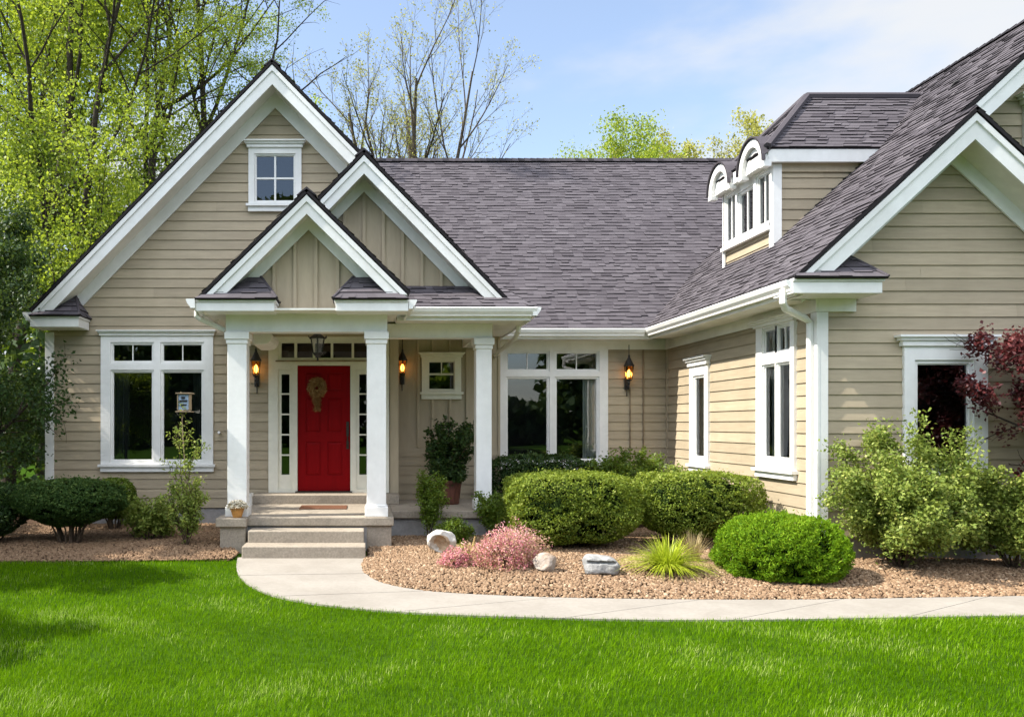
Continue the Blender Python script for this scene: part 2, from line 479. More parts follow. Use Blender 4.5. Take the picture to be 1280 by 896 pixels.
# ------------------------------------------------------------------ house building blocks
rng = np.random.default_rng(7)
rnd = random.Random(11)
def lap(mb, poly, holes, e=0.155, v0=None):
    """lap boards over polygon (u,v) in the wall frame of mb, leaving rectangular holes"""
    lo = min(p[1] for p in poly); hi = max(p[1] for p in poly)
    def span(v):
        xs = []
        for k in range(len(poly)):
            (ua, va), (ub, vb) = poly[k], poly[(k+1) % len(poly)]
            if va == vb: continue
            t = (v - va) / (vb - va)
            if -1e-9 <= t <= 1 + 1e-9: xs.append(ua + t * (ub - ua))
        return (min(xs), max(xs)) if len(xs) >= 2 else None
    v = lo if v0 is None else v0
    while v < hi - 1e-6:
        va, vb = max(v, lo), min(v + e, hi)
        cuts = sorted(set([va, vb] + [c for h in holes for c in h[2:] if va < c < vb] + [p[1] for p in poly if va < p[1] < vb]))
        r = rnd.random()
        r2 = rnd.random()
        ulo, uhi = min(p[0] for p in poly), max(p[0] for p in poly); joint = rnd.uniform(ulo - .2*(uhi-ulo), uhi)
        for c0, c1 in zip(cuts[:-1], cuts[1:]):
            s0, s1 = span(c0 + 1e-5), span(c1 - 1e-5)
            if not s0 or not s1: continue
            mid = (c0 + c1) / 2
            hs = sorted((h[0], h[1]) for h in holes if h[2] < mid < h[3])
            segs, a0, a1 = [], s0[0], s1[0]
            for h in hs:
                if h[0] > min(a0, a1) and h[0] < max(s0[1], s1[1]): segs.append((a0, a1, h[0], h[0])); a0 = a1 = h[1]
                elif h[1] > min(a0, a1) and h[0] <= min(a0, a1): a0 = a1 = max(h[1], a0)
            if a0 < s0[1] or a1 < s1[1]: segs.append((a0, a1, s0[1], s1[1]))
            w0 = .004 + .016 * (1 - (c0 - v) / e); w1 = .004 + .016 * (1 - (c1 - v) / e)
            cut = []
            for (l0, l1, r0, r1) in segs:
                if l0 + .3 < joint < r0 - .3 and l1 + .3 < joint < r1 - .3: cut += [(l0, l1, joint-.0015, joint-.0015, r), (joint+.0015, joint+.0015, r0, r1, r2)]
                else: cut.append((l0, l1, r0, r1, r if (l0+r0)/2 < joint else r2))
            for (l0, l1, r0, r1, r) in cut:
                mb.poly([(l0,c0,w0),(r0,c0,w0),(r1,c1,w1),(l1,c1,w1)], r)
                mb.poly([(l0,c0,-.02),(l1,c1,-.02),(r1,c1,-.02),(r0,c0,-.02)], r)
                if abs(c0 - va) < 1e-6: mb.poly([(l0,c0,-.02),(r0,c0,-.02),(r0,c0,w0),(l0,c0,w0)], r)
        v += e

def battens(mb, poly, us, w=.05):
    def top(u):
        vs = []
        for k in range(len(poly)):
            (ua, va), (ub, vb) = poly[k], poly[(k+1) % len(poly)]
            if ua == ub: continue
            t = (u - ua) / (ub - ua)
            if 0 <= t <= 1: vs.append(va + t * (vb - va))
        return min(vs), max(vs)
    for u in us:
        l, h = top(u)
        mb.lbox(u - w/2, u + w/2, l, h,   .0035, .042, rnd.random())

def roof_plane(mb, e0, e1, r1, r0, th=.036, expo=.105, tabs=True, seed=1):
    """shingled plane: eave corners e0,e1 and top corners r1,r0 (r0 above e0)"""
    e0, e1, r0, r1 = map(Vector, (e0, e1, r0, r1))
    n = (e1 - e0).cross(((r0 + r1) / 2 - (e0 + e1) / 2)).normalized()
    if n.z < 0: n = -n
    S0 = ((r0 + r1) / 2 - (e0 + e1) / 2).length
    dn = n * th
    if (r0 - r1).length > 1e-4: A = [e0, e1, r1, r0]
    else: A = [e0, e1, r0]
    mb.prism([p - dn for p in A], list(A), .0)
    if not tabs: return
    rr = random.Random(seed)
    N = max(1, round(S0 / expo))
    for k in range(N):
        t0, t1 = k / N, min(1.0, (k + 1.0) / N)
        a0, b0 = e0.lerp(r0, t0), e1.lerp(r1, t0)
        a1, b1 = e0.lerp(r0, t1), e1.lerp(r1, t1)
        W = (b0 - a0).length
        if W < .03: continue
        u = -rr.uniform(0, .3)
        row = rr.uniform(-.03, .03)
        while u < W:
            w = rr.choice((.10, .13, .16, .20, .24)) * rr.uniform(.9, 1.1)
            f0, f1 = max(0, u / W), min(1, (u + w) / W)
            u += w
            if f1 <= 0: continue
            h0 = rr.choice((.009, .013, .018, .022)); h1 = .003; dz = rr.choice((0, 0, .12, .24)) if k else 0
            c = min(1, max(.12, rr.gauss(.52, .11) + row))
            q0, q1 = a0 + (a0-a1)*dz, b0 + (b0-b1)*dz
            p0, p1 = q0.lerp(q1, f0) + n*h0, q0.lerp(q1, f1) + n*h0
            p2, p3 = a1.lerp(b1, f1) + n*h1, a1.lerp(b1, f0) + n*h1
            mb.poly([p0, p1, p2, p3], c)
            mb.poly([q0.lerp(q1, f0), q0.lerp(q1, f1), p1, p0], .06)

def chevron(mb, xa, za, tl, tr, xl, xr, o0, o1, y0, y1, cut=True):
    """gable band between two vertical offsets below the roof line, from y0 to y1, ends cut level"""
    zl, zr = za - o0 - tl*(xa-xl), za - o0 - tr*(xr-xa)
    pts = [(xl, zl), (xa, za-o0), (xr, zr)]
    if cut:
        pts += [(xa + (za-o1-zr)/tr, zr), (xa, za-o1), (xa - (za-o1-zl)/tl, zl)]
    else:
        pts += [(xr, za-o1-tr*(xr-xa)), (xa, za-o1), (xl, za-o1-tl*(xa-xl))]
    # two convex halves meeting on the apex line
    P = pts
    n = len(P)
    mb.prism([(p[0], y0, p[1]) for p in P], [(p[0], y1, p[1]) for p in P])

def rake(parent, xa, za, tl, tr, xl, xr, yf, yw, T=.27, frieze=.17):
    """white gable trim: fascia, crown strip, soffit and frieze"""
    m = MB()
    chevron(m, xa, za, tl, tr, xl, xr, .075, .075+T, yf+.035, yf+.065)
    chevron(m, xa, za, tl, tr, xl+.004, xr-.004, .072, .072+.085, yf+.012, yf+.034)
    m.build_each('fascia', M_['white'], parent)
    m = MB()
    chevron(m, xa, za, tl, tr, xl+.03, xr-.03, .075+T-.07, .075+T-.045, yf+.066, yw-.003)
    m.build_each('soffit', M_['soffit'], parent)
    if frieze:
        m = MB()
        chevron(m, xa, za, tl, tr, xl+.25, xr-.25, .075+T-.05, .075+T+frieze, yw-.045, yw-.021, cut=False)
        m.build_each('frieze', M_['white'], parent)

def gutter(mb, p0, p1, out, h=.13, d=.125):
    """ogee gutter from p0 to p1 (top back edge), out = unit vector away from the wall"""
    prof = [(0,0),(d,0),(d+.008,-.012),(d,-.03),(d-.012,-.06),(d-.045,-.10),(d-.05,-h),(0,-h)]
    o = Vector(out)
    A = [Vector(p0) + o*a + Vector((0,0,b)) for a, b in prof]
    B = [Vector(p1) + o*a + Vector((0,0,b)) for a, b in prof]
    mb.prism(A, B)

def cornice_return(parent, x0, x1, yf, yw, zt, h=.14, rise=.36, hip_l=False, hip_r=True, inset=.30):
    """boxed eave end at the foot of a gable with its little hipped skirt roof"""
    m = MB()
    m.box(x0, x1, yf+.02, yw+.0, zt-h, zt-.035)
    m.box(x0-.02 if hip_l else x0, x1+.02 if hip_r else x1, yf, yw+.0, zt-.034, zt)
    m.build_each('cornice_return', M_['white'], parent, bevel=.006)
    m = MB()
    ov = .035
    xa, xb = x0 - (ov if hip_l else 0), x1 + (ov if hip_r else 0)
    za = zt + .004
    ra = (xa + (inset if hip_l else rise+.10), yw-.002, za+rise); rb = (xb - (inset if hip_r else rise+.10), yw-.002, za+rise)
    roof_plane(m, (xa, yf-ov, za), (xb, yf-ov, za), rb, ra, .02, .13, seed=int(x0*10)+50)
    if hip_r: roof_plane(m, (xb, yf-ov, za), (xb, yw-.002, za), rb, rb, .02, .13, seed=9)
    if hip_l: roof_plane(m, (xa, yw-.002, za), (xa, yf-ov, za), ra, ra, .02, .13, seed=8)
    if hip_r: m.tube([(xb, yf-ov, za+.01), rb], .022, 6, rnd=.3)
    if hip_l: m.tube([(xa, yf-ov, za+.01), ra], .022, 6, rnd=.3)
    m.build('skirt_roof', M_['shingle'], parent)

def window(parent, M, outer, cells, cap=.0, cap_over=.06, sill=True, s=.045, mun=.016, curtains=(), depth=1.6, cs=.05, wide=.4, name='window', trim='white', head=0.0):
    """outer (u0,u1,v0,v1): edge of the casing. cells: (u0,u1,v0,v1,cols,rows) glazed openings."""
    u0, u1, v0, v1 = outer
    tm = M_[trim]
    g = [(c[0]-s, c[1]+s, c[2]-s, c[3]+s) for c in cells]
    m = MB(M); m.plate(u0, u1, v0, v1, g, -.03, cs)
    if head: m.lbox(u0-.0, u1+.0, v1-head, v1, cs, cs+.012)
    win = m.build(name, tm, parent)
    m = MB(M)
    for c in cells:
        a, b, d, e, nc, nr = c
        hs = []
        for i in range(nc):
            for j in range(nr):
                wu, hv = (b-a)/nc, (e-d)/nr
                hs.append((a+i*wu+(mun/2 if i else 0), a+(i+1)*wu-(mun/2 if i < nc-1 else 0), d+j*hv+(mun/2 if j else 0), d+(j+1)*hv-(mun/2 if j < nr-1 else 0)))
        # sash sits back from the casing, with a stepped inner bead
        m.plate(a-s+.001, b+s-.001, d-s+.001, e+s-.001, [(a-.014, b+.014, d-.014, e+.014)], -.03, cs-.022)
        m.plate(a-.014, b+.014, d-.014, e+.014, hs, -.028, cs-.038)
    m.build('sash', tm, win)
    m = MB(M)
    for c in cells:
        m.poly([(c[0]-.005, c[2]-.005, cs-.055), (c[1]+.005, c[2]-.005, cs-.055), (c[1]+.005, c[3]+.005, cs-.055), (c[0]-.005, c[3]+.005, cs-.055)])
    m.build('pane', M_['glass'], win)
    if cap:
        m = MB(M)
        m.lbox(u0-cap_over*.35, u1+cap_over*.35, v1+.001, v1+cap*.5, -.02, cs+.03)
        m.lbox(u0-cap_over*.7, u1+cap_over*.7, v1+cap*.5+.001, v1+cap*.78, -.02, cs+.055)
        m.lbox(u0-cap_over, u1+cap_over, v1+cap*.78+.001, v1+cap, -.02, cs+.085)
        m.build('header', tm, win, bevel=.005)
    if sill:
        m = MB(M)
        m.lbox(u0-.035, u1+.035, v0-.04, v0-.001, -.02, cs+.05)
        m.lbox(u0-.005, u1+.005, v0-.12, v0-.041, -.02, cs+.012)
        m.build('sill', tm, win, bevel=.004)
    for (a, b, d, e, kind) in curtains:
        m = MB(M)
        n = 26
        pr = [(a + (b-a)*k/n, -.10 + .026*math.sin(k*1.45+a*7) + .012*math.sin(k*.61)) for k in range(n+1)]
        for k in range(n):
            m.poly([(pr[k][0], d, pr[k][1]), (pr[k+1][0], d, pr[k+1][1]), (pr[k+1][0], e, pr[k+1][1]), (pr[k][0], e, pr[k][1])])
        m.build('curtain', M_[kind], win, smooth=True)
    # the dark room behind
    U0 = min(c[0] for c in cells) - wide; U1 = max(c[1] for c in cells) + wide
    V0 = min(c[2] for c in cells) - .35; V1 = max(c[3] for c in cells) + .2
    m = MB(M)
    a, b = -.045, -depth
    m.poly([(U0,V0,b),(U1,V0,b),(U1,V1,b),(U0,V1,b)])
    m.poly([(U0,V0,a),(U0,V0,b),(U0,V1,b),(U0,V1,a)])
    m.poly([(U1,V0,b),(U1,V0,a),(U1,V1,a),(U1,V1,b)])
    m.poly([(U0,V0,a),(U1,V0,a),(U1,V0,b),(U0,V0,b)])
    m.poly([(U0,V1,b),(U1,V1,b),(U1,V1,a),(U0,V1,a)])
    m.build('room', M_['interior'], win)
    return (min(x[0] for x in g)+.01, max(x[1] for x in g)-.01, min(x[2] for x in g)+.01, max(x[3] for x in g)-.01)

# ------------------------------------------------------------------ ground
LAWN_Z = 0.0
walk_out = [(297,698),(295.5,711),(301,724),(319,737),(349,748),(400,757),(470,764.5),(560,770),(680,774),(800,776.5),(950,776.5),(1100,774),(1280,771),(1480,768),(1800,762)]
walk_in = [(458,697),(452,706),(456,717),(474,728.5),(510,737),(560,742.5),(640,746.5),(720,749),(860,751),(1000,751),(1140,749),(1280,746.5),(1480,743),(1800,738)]
def gp(px, py): D = GD(py); return (S(px, D), D)
def smooth_curve(pts, n=8):
    P = [Vector((*p, 0)) for p in pts]
    out = []
    for i in range(len(P)-1):
        p0 = P[max(i-1,0)]; p1 = P[i]; p2 = P[i+1]; p3 = P[min(i+2,len(P)-1)]
        for k in range(n):
            t = k/n
            q = .5*((2*p1) + (p2-p0)*t + (2*p0-5*p1+4*p2-p3)*t*t + (3*p1-p0-3*p2+p3)*t**3)
            out.append((q.x, q.y))
    out.append((P[-1].x, P[-1].y))
    return out
WO = smooth_curve([gp(*p) for p in walk_out]); WI = smooth_curve([gp(*p) for p in walk_in])
def resample(pts, n):
    P = np.array(pts); d = np.concatenate([[0], np.cumsum(np.linalg.norm(np.diff(P, axis=0), axis=1))])
    t = np.linspace(0, d[-1], n)
    return np.stack([np.interp(t, d, P[:,0]), np.interp(t, d, P[:,1])], 1)

m = MB(); m.poly([(-400,-400,0),(400,-400,0),(400,600,0),(-400,600,0)])
tag(m.build('lawn', M_['turf']), kind='structure')

# concrete path: slabs with open joints
NW = 121
Wo, Wi = resample(WO, NW), resample(WI, NW)
Wi[:, :] = Wi
m = MB()
ks = [0, 11, 22, 34, 47, 60, 74, 90, 106, 120]
zt = .018
for a, b in zip(ks[:-1], ks[1:]):
    top = []
    for k in range(a, b+1):
        o, i = Vector((*Wo[k], zt)), Vector((*Wi[k], zt))
        if k == a and a: tgt = (Vector((*Wo[k+1], zt)), Vector((*Wi[k+1], zt)))
        elif k == b and b < 120: tgt = (Vector((*Wo[k-1], zt)), Vector((*Wi[k-1], zt)))
        else: tgt = None
        if tgt:
            o = o + (tgt[0]-o).normalized()*.008; i = i + (tgt[1]-i).normalized()*.008
        top.append((o, i))
    rr_ = rnd.random()
    dz = Vector((0,0,.10))
    for (o0,i0),(o1,i1) in zip(top[:-1], top[1:]):
        m.poly([o0,o1,i1,i0], rr_); m.poly([o0-dz,o1-dz,o1,o0], rr_); m.poly([i0,i1,i1-dz,i0-dz], rr_)
    m.poly([top[0][0]-dz, top[0][0], top[0][1], top[0][1]-dz]); m.poly([top[-1][0], top[-1][0]-dz, top[-1][1]-dz, top[-1][1]])
tag(m.build('path', M_['walk']), kind='structure')
m = MB()
for k in ks[1:-1]:
    pass

# planting beds
bedR = [tuple(p) for p in WI] + [(14, WI[-1][1]), (14, 9.62), (5.46, 9.62), (5.46, 14.42), (2.0, 14.42), (2.0, 11.7), (.38, 11.7), (.38, 10.8), (.06, 10.8), (.06, 10.2)]
bedL = [(-12, 9.75), (-4.6, 9.86), (-3.0, 9.90), (-2.2, 9.93), (-1.64, 9.98), (-1.62, 10.35), (-1.86, 10.8), (-1.86, 13.02), (-5.12, 13.02), (-5.12, 15.5), (-12, 15.5)]
def inside(poly, X, Y):
    poly = np.array(poly); x1, y1 = poly[:,0], poly[:,1]; x2, y2 = np.roll(x1,-1), np.roll(y1,-1)
    c = np.zeros(X.shape, bool)
    for a, b, d, e in zip(x1, y1, x2, y2):
        if b == e: continue
        c ^= ((b > Y) != (e > Y)) & (X < (d-a)*(Y-b)/(e-b)+a)
    return c
def edge_dist(poly, X, Y):
    P = np.array(poly); best = np.full(X.shape, 1e9)
    for k in range(len(P)-1):
        a, b = P[k], P[k+1]; d = b-a; L = max(1e-9, (d**2).sum())
        t = np.clip(((X-a[0])*d[0]+(Y-a[1])*d[1])/L, 0, 1)
        best = np.minimum(best, (X-a[0]-t*d[0])**2+(Y-a[1]-t*d[1])**2)
    return np.sqrt(best)
WIc = resample(WI, 60)
def bed_z(X, Y):
    X, Y = np.asarray(X, float), np.asarray(Y, float)
    d = np.minimum(edge_dist(WIc, X, Y), np.where(X < -1, np.abs(Y-9.85), 9))
    return .012 + .075*np.clip(d/1.0, 0, 1)**.8 + .012*np.sin(X*3.1)*np.sin(Y*2.7)*np.clip(d,0,1)
def gz(x, y): return float(bed_z(np.array([x]), np.array([y]))[0])
def bed_sheet(poly, name, x0, x1, y0, y1, st=.12):
    # a fine grid clipped to the bed
    xs, ys = np.arange(x0, x1, st), np.arange(y0, y1, st)
    X, Y = np.meshgrid(xs, ys, indexing='ij')
    ok = inside(poly, X, Y) | (edge_dist(poly + poly[:1], X, Y) < st*.35)
    Z = bed_z(X, Y) - .014
    idx = np.arange(X.size).reshape(X.shape)
    cell = ok[:-1,:-1] & ok[1:,:-1] & ok[1:,1:] & ok[:-1,1:]
    q = np.stack([idx[:-1,:-1][cell], idx[1:,:-1][cell], idx[1:,1:][cell], idx[:-1,1:][cell]], 1)
    o = np_mesh(name, np.stack([X.ravel(), Y.ravel(), Z.ravel()], 1), q, M_['soil'], smooth=True)
    tag(o, kind='structure')
bed_sheet(bedR, 'bed_soil', -.2, 10, 6.8, 14.5)
bed_sheet(bedL, 'bed_soil', -9, -1.5, 9.6, 15.0)

# bark-coloured stones
ico_v = []
ph = (1+5**.5)/2
for a in (-1,1):
    for b in (-ph,ph): ico_v += [(0,a,b),(a,b,0),(b,0,a)]
ico_v = np.array(ico_v); ico_v /= np.linalg.norm(ico_v[0])
def hull_faces(v):
    f = []
    n = len(v)
    for i in range(n):
        for j in range(i+1,n):
            for k in range(j+1,n):
                nn = np.cross(v[j]-v[i], v[k]-v[i])
                d = (v-v[i])@nn
                if (d<1e-6).all(): f.append((i,j,k))
                elif (d>-1e-6).all(): f.append((i,k,j))
    return np.array(f)
ico_f = hull_faces(ico_v)
def rot_mats(n, g):
    q = g.normal(size=(n,4)); q /= np.linalg.norm(q,axis=1,keepdims=True)
    w,x,y,z = q.T
    return np.stack([1-2*(y*y+z*z),2*(x*y-z*w),2*(x*z+y*w),2*(x*y+z*w),1-2*(x*x+z*z),2*(y*z-x*w),2*(x*z-y*w),2*(y*z+x*w),1-2*(x*x+y*y)],1).reshape(n,3,3)
def stones(poly, x0,x1,y0,y1,dens, g, size=(.011,.021)):
    n = int((x1-x0)*(y1-y0)*dens)
    X, Y = g.uniform(x0,x1,n), g.uniform(y0,y1,n)
    k = inside(poly,X,Y); X,Y = X[k],Y[k]; n = len(X)
    s = g.uniform(size[0],size[1],n)*np.where(g.random(n)<.12,1.3,1)
    Z = bed_z(X,Y)+s*.25
    V = ico_v[None]*(1+g.uniform(-.22,.22,(n,12,1)))*np.stack([s*g.uniform(.8,1.3,n), s*g.uniform(.8,1.1,n), s*g.uniform(.6,.9,n)],1)[:,None]
    V = np.einsum('nij,nkj->nki', rot_mats(n,g), V)
    V[:,:,2] *= .85
    V += np.stack([X,Y,Z],1)[:,None]
    Fc = ico_f[None]+(np.arange(n)*12)[:,None,None]
    r = np.repeat(np.clip(g.normal(.55,.24,n),0,1),len(ico_f))
    return V.reshape(-1,3), Fc.reshape(-1,3), r
g = np.random.default_rng(3)
v,f,r = stones(bedR,-.1,9.2,6.9,12.4,2000,g)
tag(np_mesh('gravel', v,f,M_['stone'],rnd=r), 'loose tan bark stones spread over the curved bed beside the path', 'gravel', kind='stuff')
v,f,r = stones(bedL,-8,-1.55,9.7,13.0,1900,g)
tag(np_mesh('gravel', v,f,M_['stone'],rnd=r*.75), 'loose bark stones toned darker for the shade, in the bed below the left window', 'gravel', kind='stuff')  # stone tones lowered: the shade on this bed is put into their colour

# ------------------------------------------------------------------ the house
house = empty('house', (0, 13, 0), 'tan lap sided house with white gables, dark shingle roof and red front door', 'house')
YL, YD, YN, YM, YWF, XWS = 13.0, 13.0, 13.4, 14.4, 9.6, 5.45   # wall planes
FL, FN, FM, FW, FS = front_frame(YL), front_frame(YN), front_frame(YM), front_frame(YWF), side_frame(XWS)

# --- windows
D = 13.0
wl_ = [(S(142.5,D),S(190,D),H(574,D),H(466,D),1,1),(S(205,D),S(252,D),H(574,D),H(466,D),1,1),
       (S(142.5,D),S(190,D),H(451,D),H(431.5,D),2,1),(S(205,D),S(252,D),H(451,D),H(431.5,D),2,1)]
hole_left = window(house, FL, (S(127,D),S(267,D),H(580,D),H(420,D)), wl_, cap=.085, cap_over=.05, curtains=[(S(140,D),S(160,D),.9,2.6,'drape'),(S(240,D),S(255,D),.9,2.6,'drape')])
hole_attic = window(house, FL, (S(311,D),S(377,D),H(256,D),H(186,D)), [(S(321,D),S(367,D),H(251,D),H(196,D),2,2)], cap=.11, cap_over=.07, s=.035, mun=.03, depth=1.0)
D = YM
wm = [(S(634.5,D),S(683,D),H(573,D),H(474,D),1,1),(S(695.6,D),S(745,D),H(573,D),H(474,D),1,1),
      (S(634.5,D),S(683,D),H(461.5,D),H(442,D),2,1),(S(695.6,D),S(745,D),H(461.5,D),H(442,D),2,1)]
hole_mid = window(house, FM, (S(622,D),S(759,D),H(578,D),3.052), wm, curtains=[(S(730,D),S(750,D),.9,2.72,'curtain')], sill=True)
D = YN
hole_niche = window(house, FN, (S(527,D),S(576,D),H(490,D),H(447,D)), [(S(536.5,D),S(567,D),H(486,D),H(469,D),1,1),(S(536.5,D),S(567,D),H(466.5,D),H(453,D),2,1)], cap=.08, cap_over=.06, s=.014, depth=.8, trim='cream')
D = YWF
hole_wf = window(house, FW, (S(1127,D),S(1231,D),1.02,H(433,D)), [(S(1146,D),S(1208,D),1.20,H(456,D),1,1)], cap=.13, cap_over=.10, s=.055, depth=.9, wide=.2)
hole_s2 = window(house, FS, (-11.03,-10.05,1.12,3.02), [(-10.83,-10.56,1.28,2.47,1,1),(-10.46,-10.19,1.28,2.47,1,1),(-10.83,-10.55,2.68,2.96,1,1),(-10.47,-10.19,2.68,2.96,2,1)], cap=.09, cap_over=.07, s=.04, depth=.55, wide=.15,
                 curtains=[(-10.90,-10.66,1.15,3.0,'curtain'),(-10.40,-10.12,1.15,3.0,'curtain')])
hole_s1 = window(house, FS, (-13.29,-12.58,1.06,2.66), [(-13.10,-12.76,1.20,2.45,1,1)], cap=.14, cap_over=.05, s=.05, depth=.9, wide=.25, curtains=[(-13.16,-12.72,1.1,2.6,'curtain')])

# --- lap siding and foundations
m = MB(FL)
lap(m, [(-5.1,.36),(.42,.36),(.42,5.40),(-1.44,7.22),(-5.1,3.46)], [hole_left, hole_attic, (S(337,13),S(485,13),.62,H(416,13))])
m.build('wall', M_['siding'], house)
m = MB(FM); lap(m, [(2.2,.36),(5.45,.36),(5.45,3.06),(2.2,3.06)], [hole_mid]); m.build('wall', M_['siding'], house)
m = MB(FS); lap(m, [(-14.4,.36),(-9.6,.36),(-9.6,3.06),(-14.4,3.06)], [hole_s1, hole_s2]); m.build('wall', M_['siding_side'], house)
m = MB(FW); lap(m, [(5.45,.36),(8.62,.36),(8.62,3.73),(7.02,5.2),(5.45,3.73)], [hole_wf]); m.build('wall', M_['siding'], house)
# the niche: boards below, board and batten above
m = MB(FN); lap(m, [(.50,.40),(2.28,.40),(2.28,1.32),(.50,1.32)], []); m.build('wall', M_['siding'], house)
m = MB(FN)
m.plate(.50, 2.28, 1.32, 3.2, [hole_niche], -.02, .004)
for u in (S(523,YN)+.0, S(541,YN), S(563,YN), S(584,YN), S(602,YN)):
    if hole_niche[0]-.1 < u < hole_niche[1]+.1:
        m.lbox(u-.022, u+.022, 1.33, H(499,YN), .005, .042); m.lbox(u-.022, u+.022, H(440,YN), 3.18, .005, .042)
    else: m.lbox(u-.022, u+.022, 1.33, 3.18, .005, .042)
m.build('board_and_batten', M_['batten'], house)
m = MB()
m.box(.42, .56, 12.965, 13.42, .46, 3.16)
m.box(2.24, 2.279, 13.375, 14.40, .40, 3.2)
m.build_each('corner_board', M_['batten'], house, bevel=.004)
m = MB()
m.box(-5.10, .40, 13.012, 13.20, -.2, .358)
m.box(2.2, 5.45, 14.412, 14.6, -.2, .358)
m.box(XWS+.012, 5.7, 9.64, 14.4, -.2, .358)
m.box(XWS+.012, 12.0, 9.612, 9.9, -.2, .357)
m.build_each('foundation', M_['parge'], house)
# structural back faces so no light leaks through the house
m = MB()
m.box(-5.08, -4.98, 13.05, 18.8, .3, 3.5)
m.box(-5.0, 12.5, 19.0, 19.1, .3, 3.3)
m.box(12.4, 12.5, 10.0, 19.0, .3, 3.4)
m.build('wall', M_['siding'], house)

# --- corner boards
m = MB()
m.box(-5.17, -5.03, 12.962, 12.998, .36, 3.2)
m.box(-5.172, -5.125, 12.998, 13.2, .36, 3.2)
m.box(XWS-.036, XWS+.10, 9.562, 9.598, .36, 3.05)
m.box(XWS-.038, XWS-.002, 9.560, 9.70, .36, 3.05)
m.build_each('corner_board', M_['white'], house, bevel=.004)
m = MB()
m.box(XWS-.03, XWS-.004, 14.30, 14.376, .36, 3.05)
m.build_each('corner_board', M_['batten'], house, bevel=.004)

# --- roofs
Z0 = 3.40; TM = 1.07; YE = 13.86; YR = 17.8; ZR = Z0 - .02 + TM*(YR-YE)
m = MB()
roof_plane(m, (1.2, YE, Z0-.02), (8.6, YE, Z0-.02), (8.6, YR, ZR), (1.2, YR, ZR), seed=21)
roof_plane(m, (-3.3, YE, Z0-.02), (1.2, YE, Z0-.02), (1.2, YR, ZR), (-3.3, YR, ZR), seed=22)
roof_plane(m, (8.6, 2*YR-YE, Z0-.02), (-3.3, 2*YR-YE, Z0-.02), (-3.3, YR, ZR), (8.6, YR, ZR), tabs=False)
m.build('roof', M_['shingle'], house)
def ridge_caps(p0, p1, name='ridge_cap', w=.13, t=1.0):
    m = MB()
    p0, p1 = Vector(p0), Vector(p1); d = (p1-p0); L = d.length; d.normalize()
    side = d.cross(Vector((0,0,1))).normalized()
    n = int(L/.14); rr = random.Random(5)
    for k in range(n):
        a = p0 + d*(L*k/n); b = p0 + d*(L*(k+1)/n)
        up0, up1 = Vector((0,0,.03)), Vector((0,0,.018))
        dn = Vector((0,0,-w*t*.75))
        r = rr.uniform(.0,.14)
        for s in (-1,1):
            q = [a+up0, b+up1, b+up1*.6+side*s*w+dn, a+up0*.6+side*s*w+dn]
            m.poly(q if s>0 else q[::-1], r)
        m.poly([a+up0*.6+side*w+dn, a+up0, a+up0*.6-side*w+dn], r)
    return m.build(name, M_['shingle'], house)
ridge_caps((-3.3,YR,ZR+.01),(8.6,YR,ZR+.01))

# left gable
XA, ZA, TA = -1.44, 7.40, 1.03
YG = 12.5
m = MB()
xl = -5.23; xr = 2.30
zl = ZA-TA*(XA-xl); zr = ZA-TA*(xr-XA)
roof_plane(m, (xl, 19, zl), (xl, YG, zl), (XA, YG, ZA), (XA, 19, ZA), seed=31)
roof_plane(m, (xr, YG, zr), (xr, 14.3, zr), (XA, 18.0, ZA), (XA, YG, ZA), seed=32)
m.build('roof', M_['shingle'], house)
ridge_caps((XA,YG+.02,ZA+.01),(XA,18.0,ZA+.01))
rake(house, XA, ZA, TA, TA, xl+.03, 1.5, YG, YL, T=.29, frieze=.20)
cornice_return(house, -5.22, -4.46, YG-.02, YL-.022, 3.40, h=.17, rise=.42, hip_l=False, hip_r=True, inset=.26)
# eave along the left side
m = MB(); gutter(m, (xl+.02, YG, 3.46), (xl+.02, 19, 3.46), (-1,0,0)); m.build_each('gutter', M_['white'], house)

# second gable over the porch
XB, ZB, YB, YBW = 0.0, 5.60, 11.35, 11.80
xr2 = 2.17
m = MB()
roof_plane(m, (-xr2, 13, ZB-TA*xr2), (-xr2, YB, ZB-TA*xr2), (XB, YB, ZB), (XB, 13, ZB), seed=41)
roof_plane(m, (xr2, YB, ZB-TA*xr2), (xr2, 14.4, ZB-TA*xr2), (XB, 16.2, ZB), (XB, YB, ZB), seed=42)
m.build('roof', M_['shingle'], house)
ridge_caps((XB,YB+.02,ZB+.01),(XB,16.2,ZB+.01))
rake(house, XB, ZB, TA, TA, -xr2+.03, xr2-.03, YB, YBW, T=.25, frieze=.15)
m = MB(front_frame(YBW))
poly = [(-1.9,3.0),(1.9,3.0),(1.9,3.30),(0,5.32),(-1.9,3.30)]
A = [(u,v,.003) for u,v in poly]; B = [(u,v,-.03) for u,v in poly]
m.prism(B, A)
battens(m, poly, [S(p,YBW) for p in (431,455,479,503,527,551,575,597)], .045)
m.build('board_and_batten', M_['batten'], house)

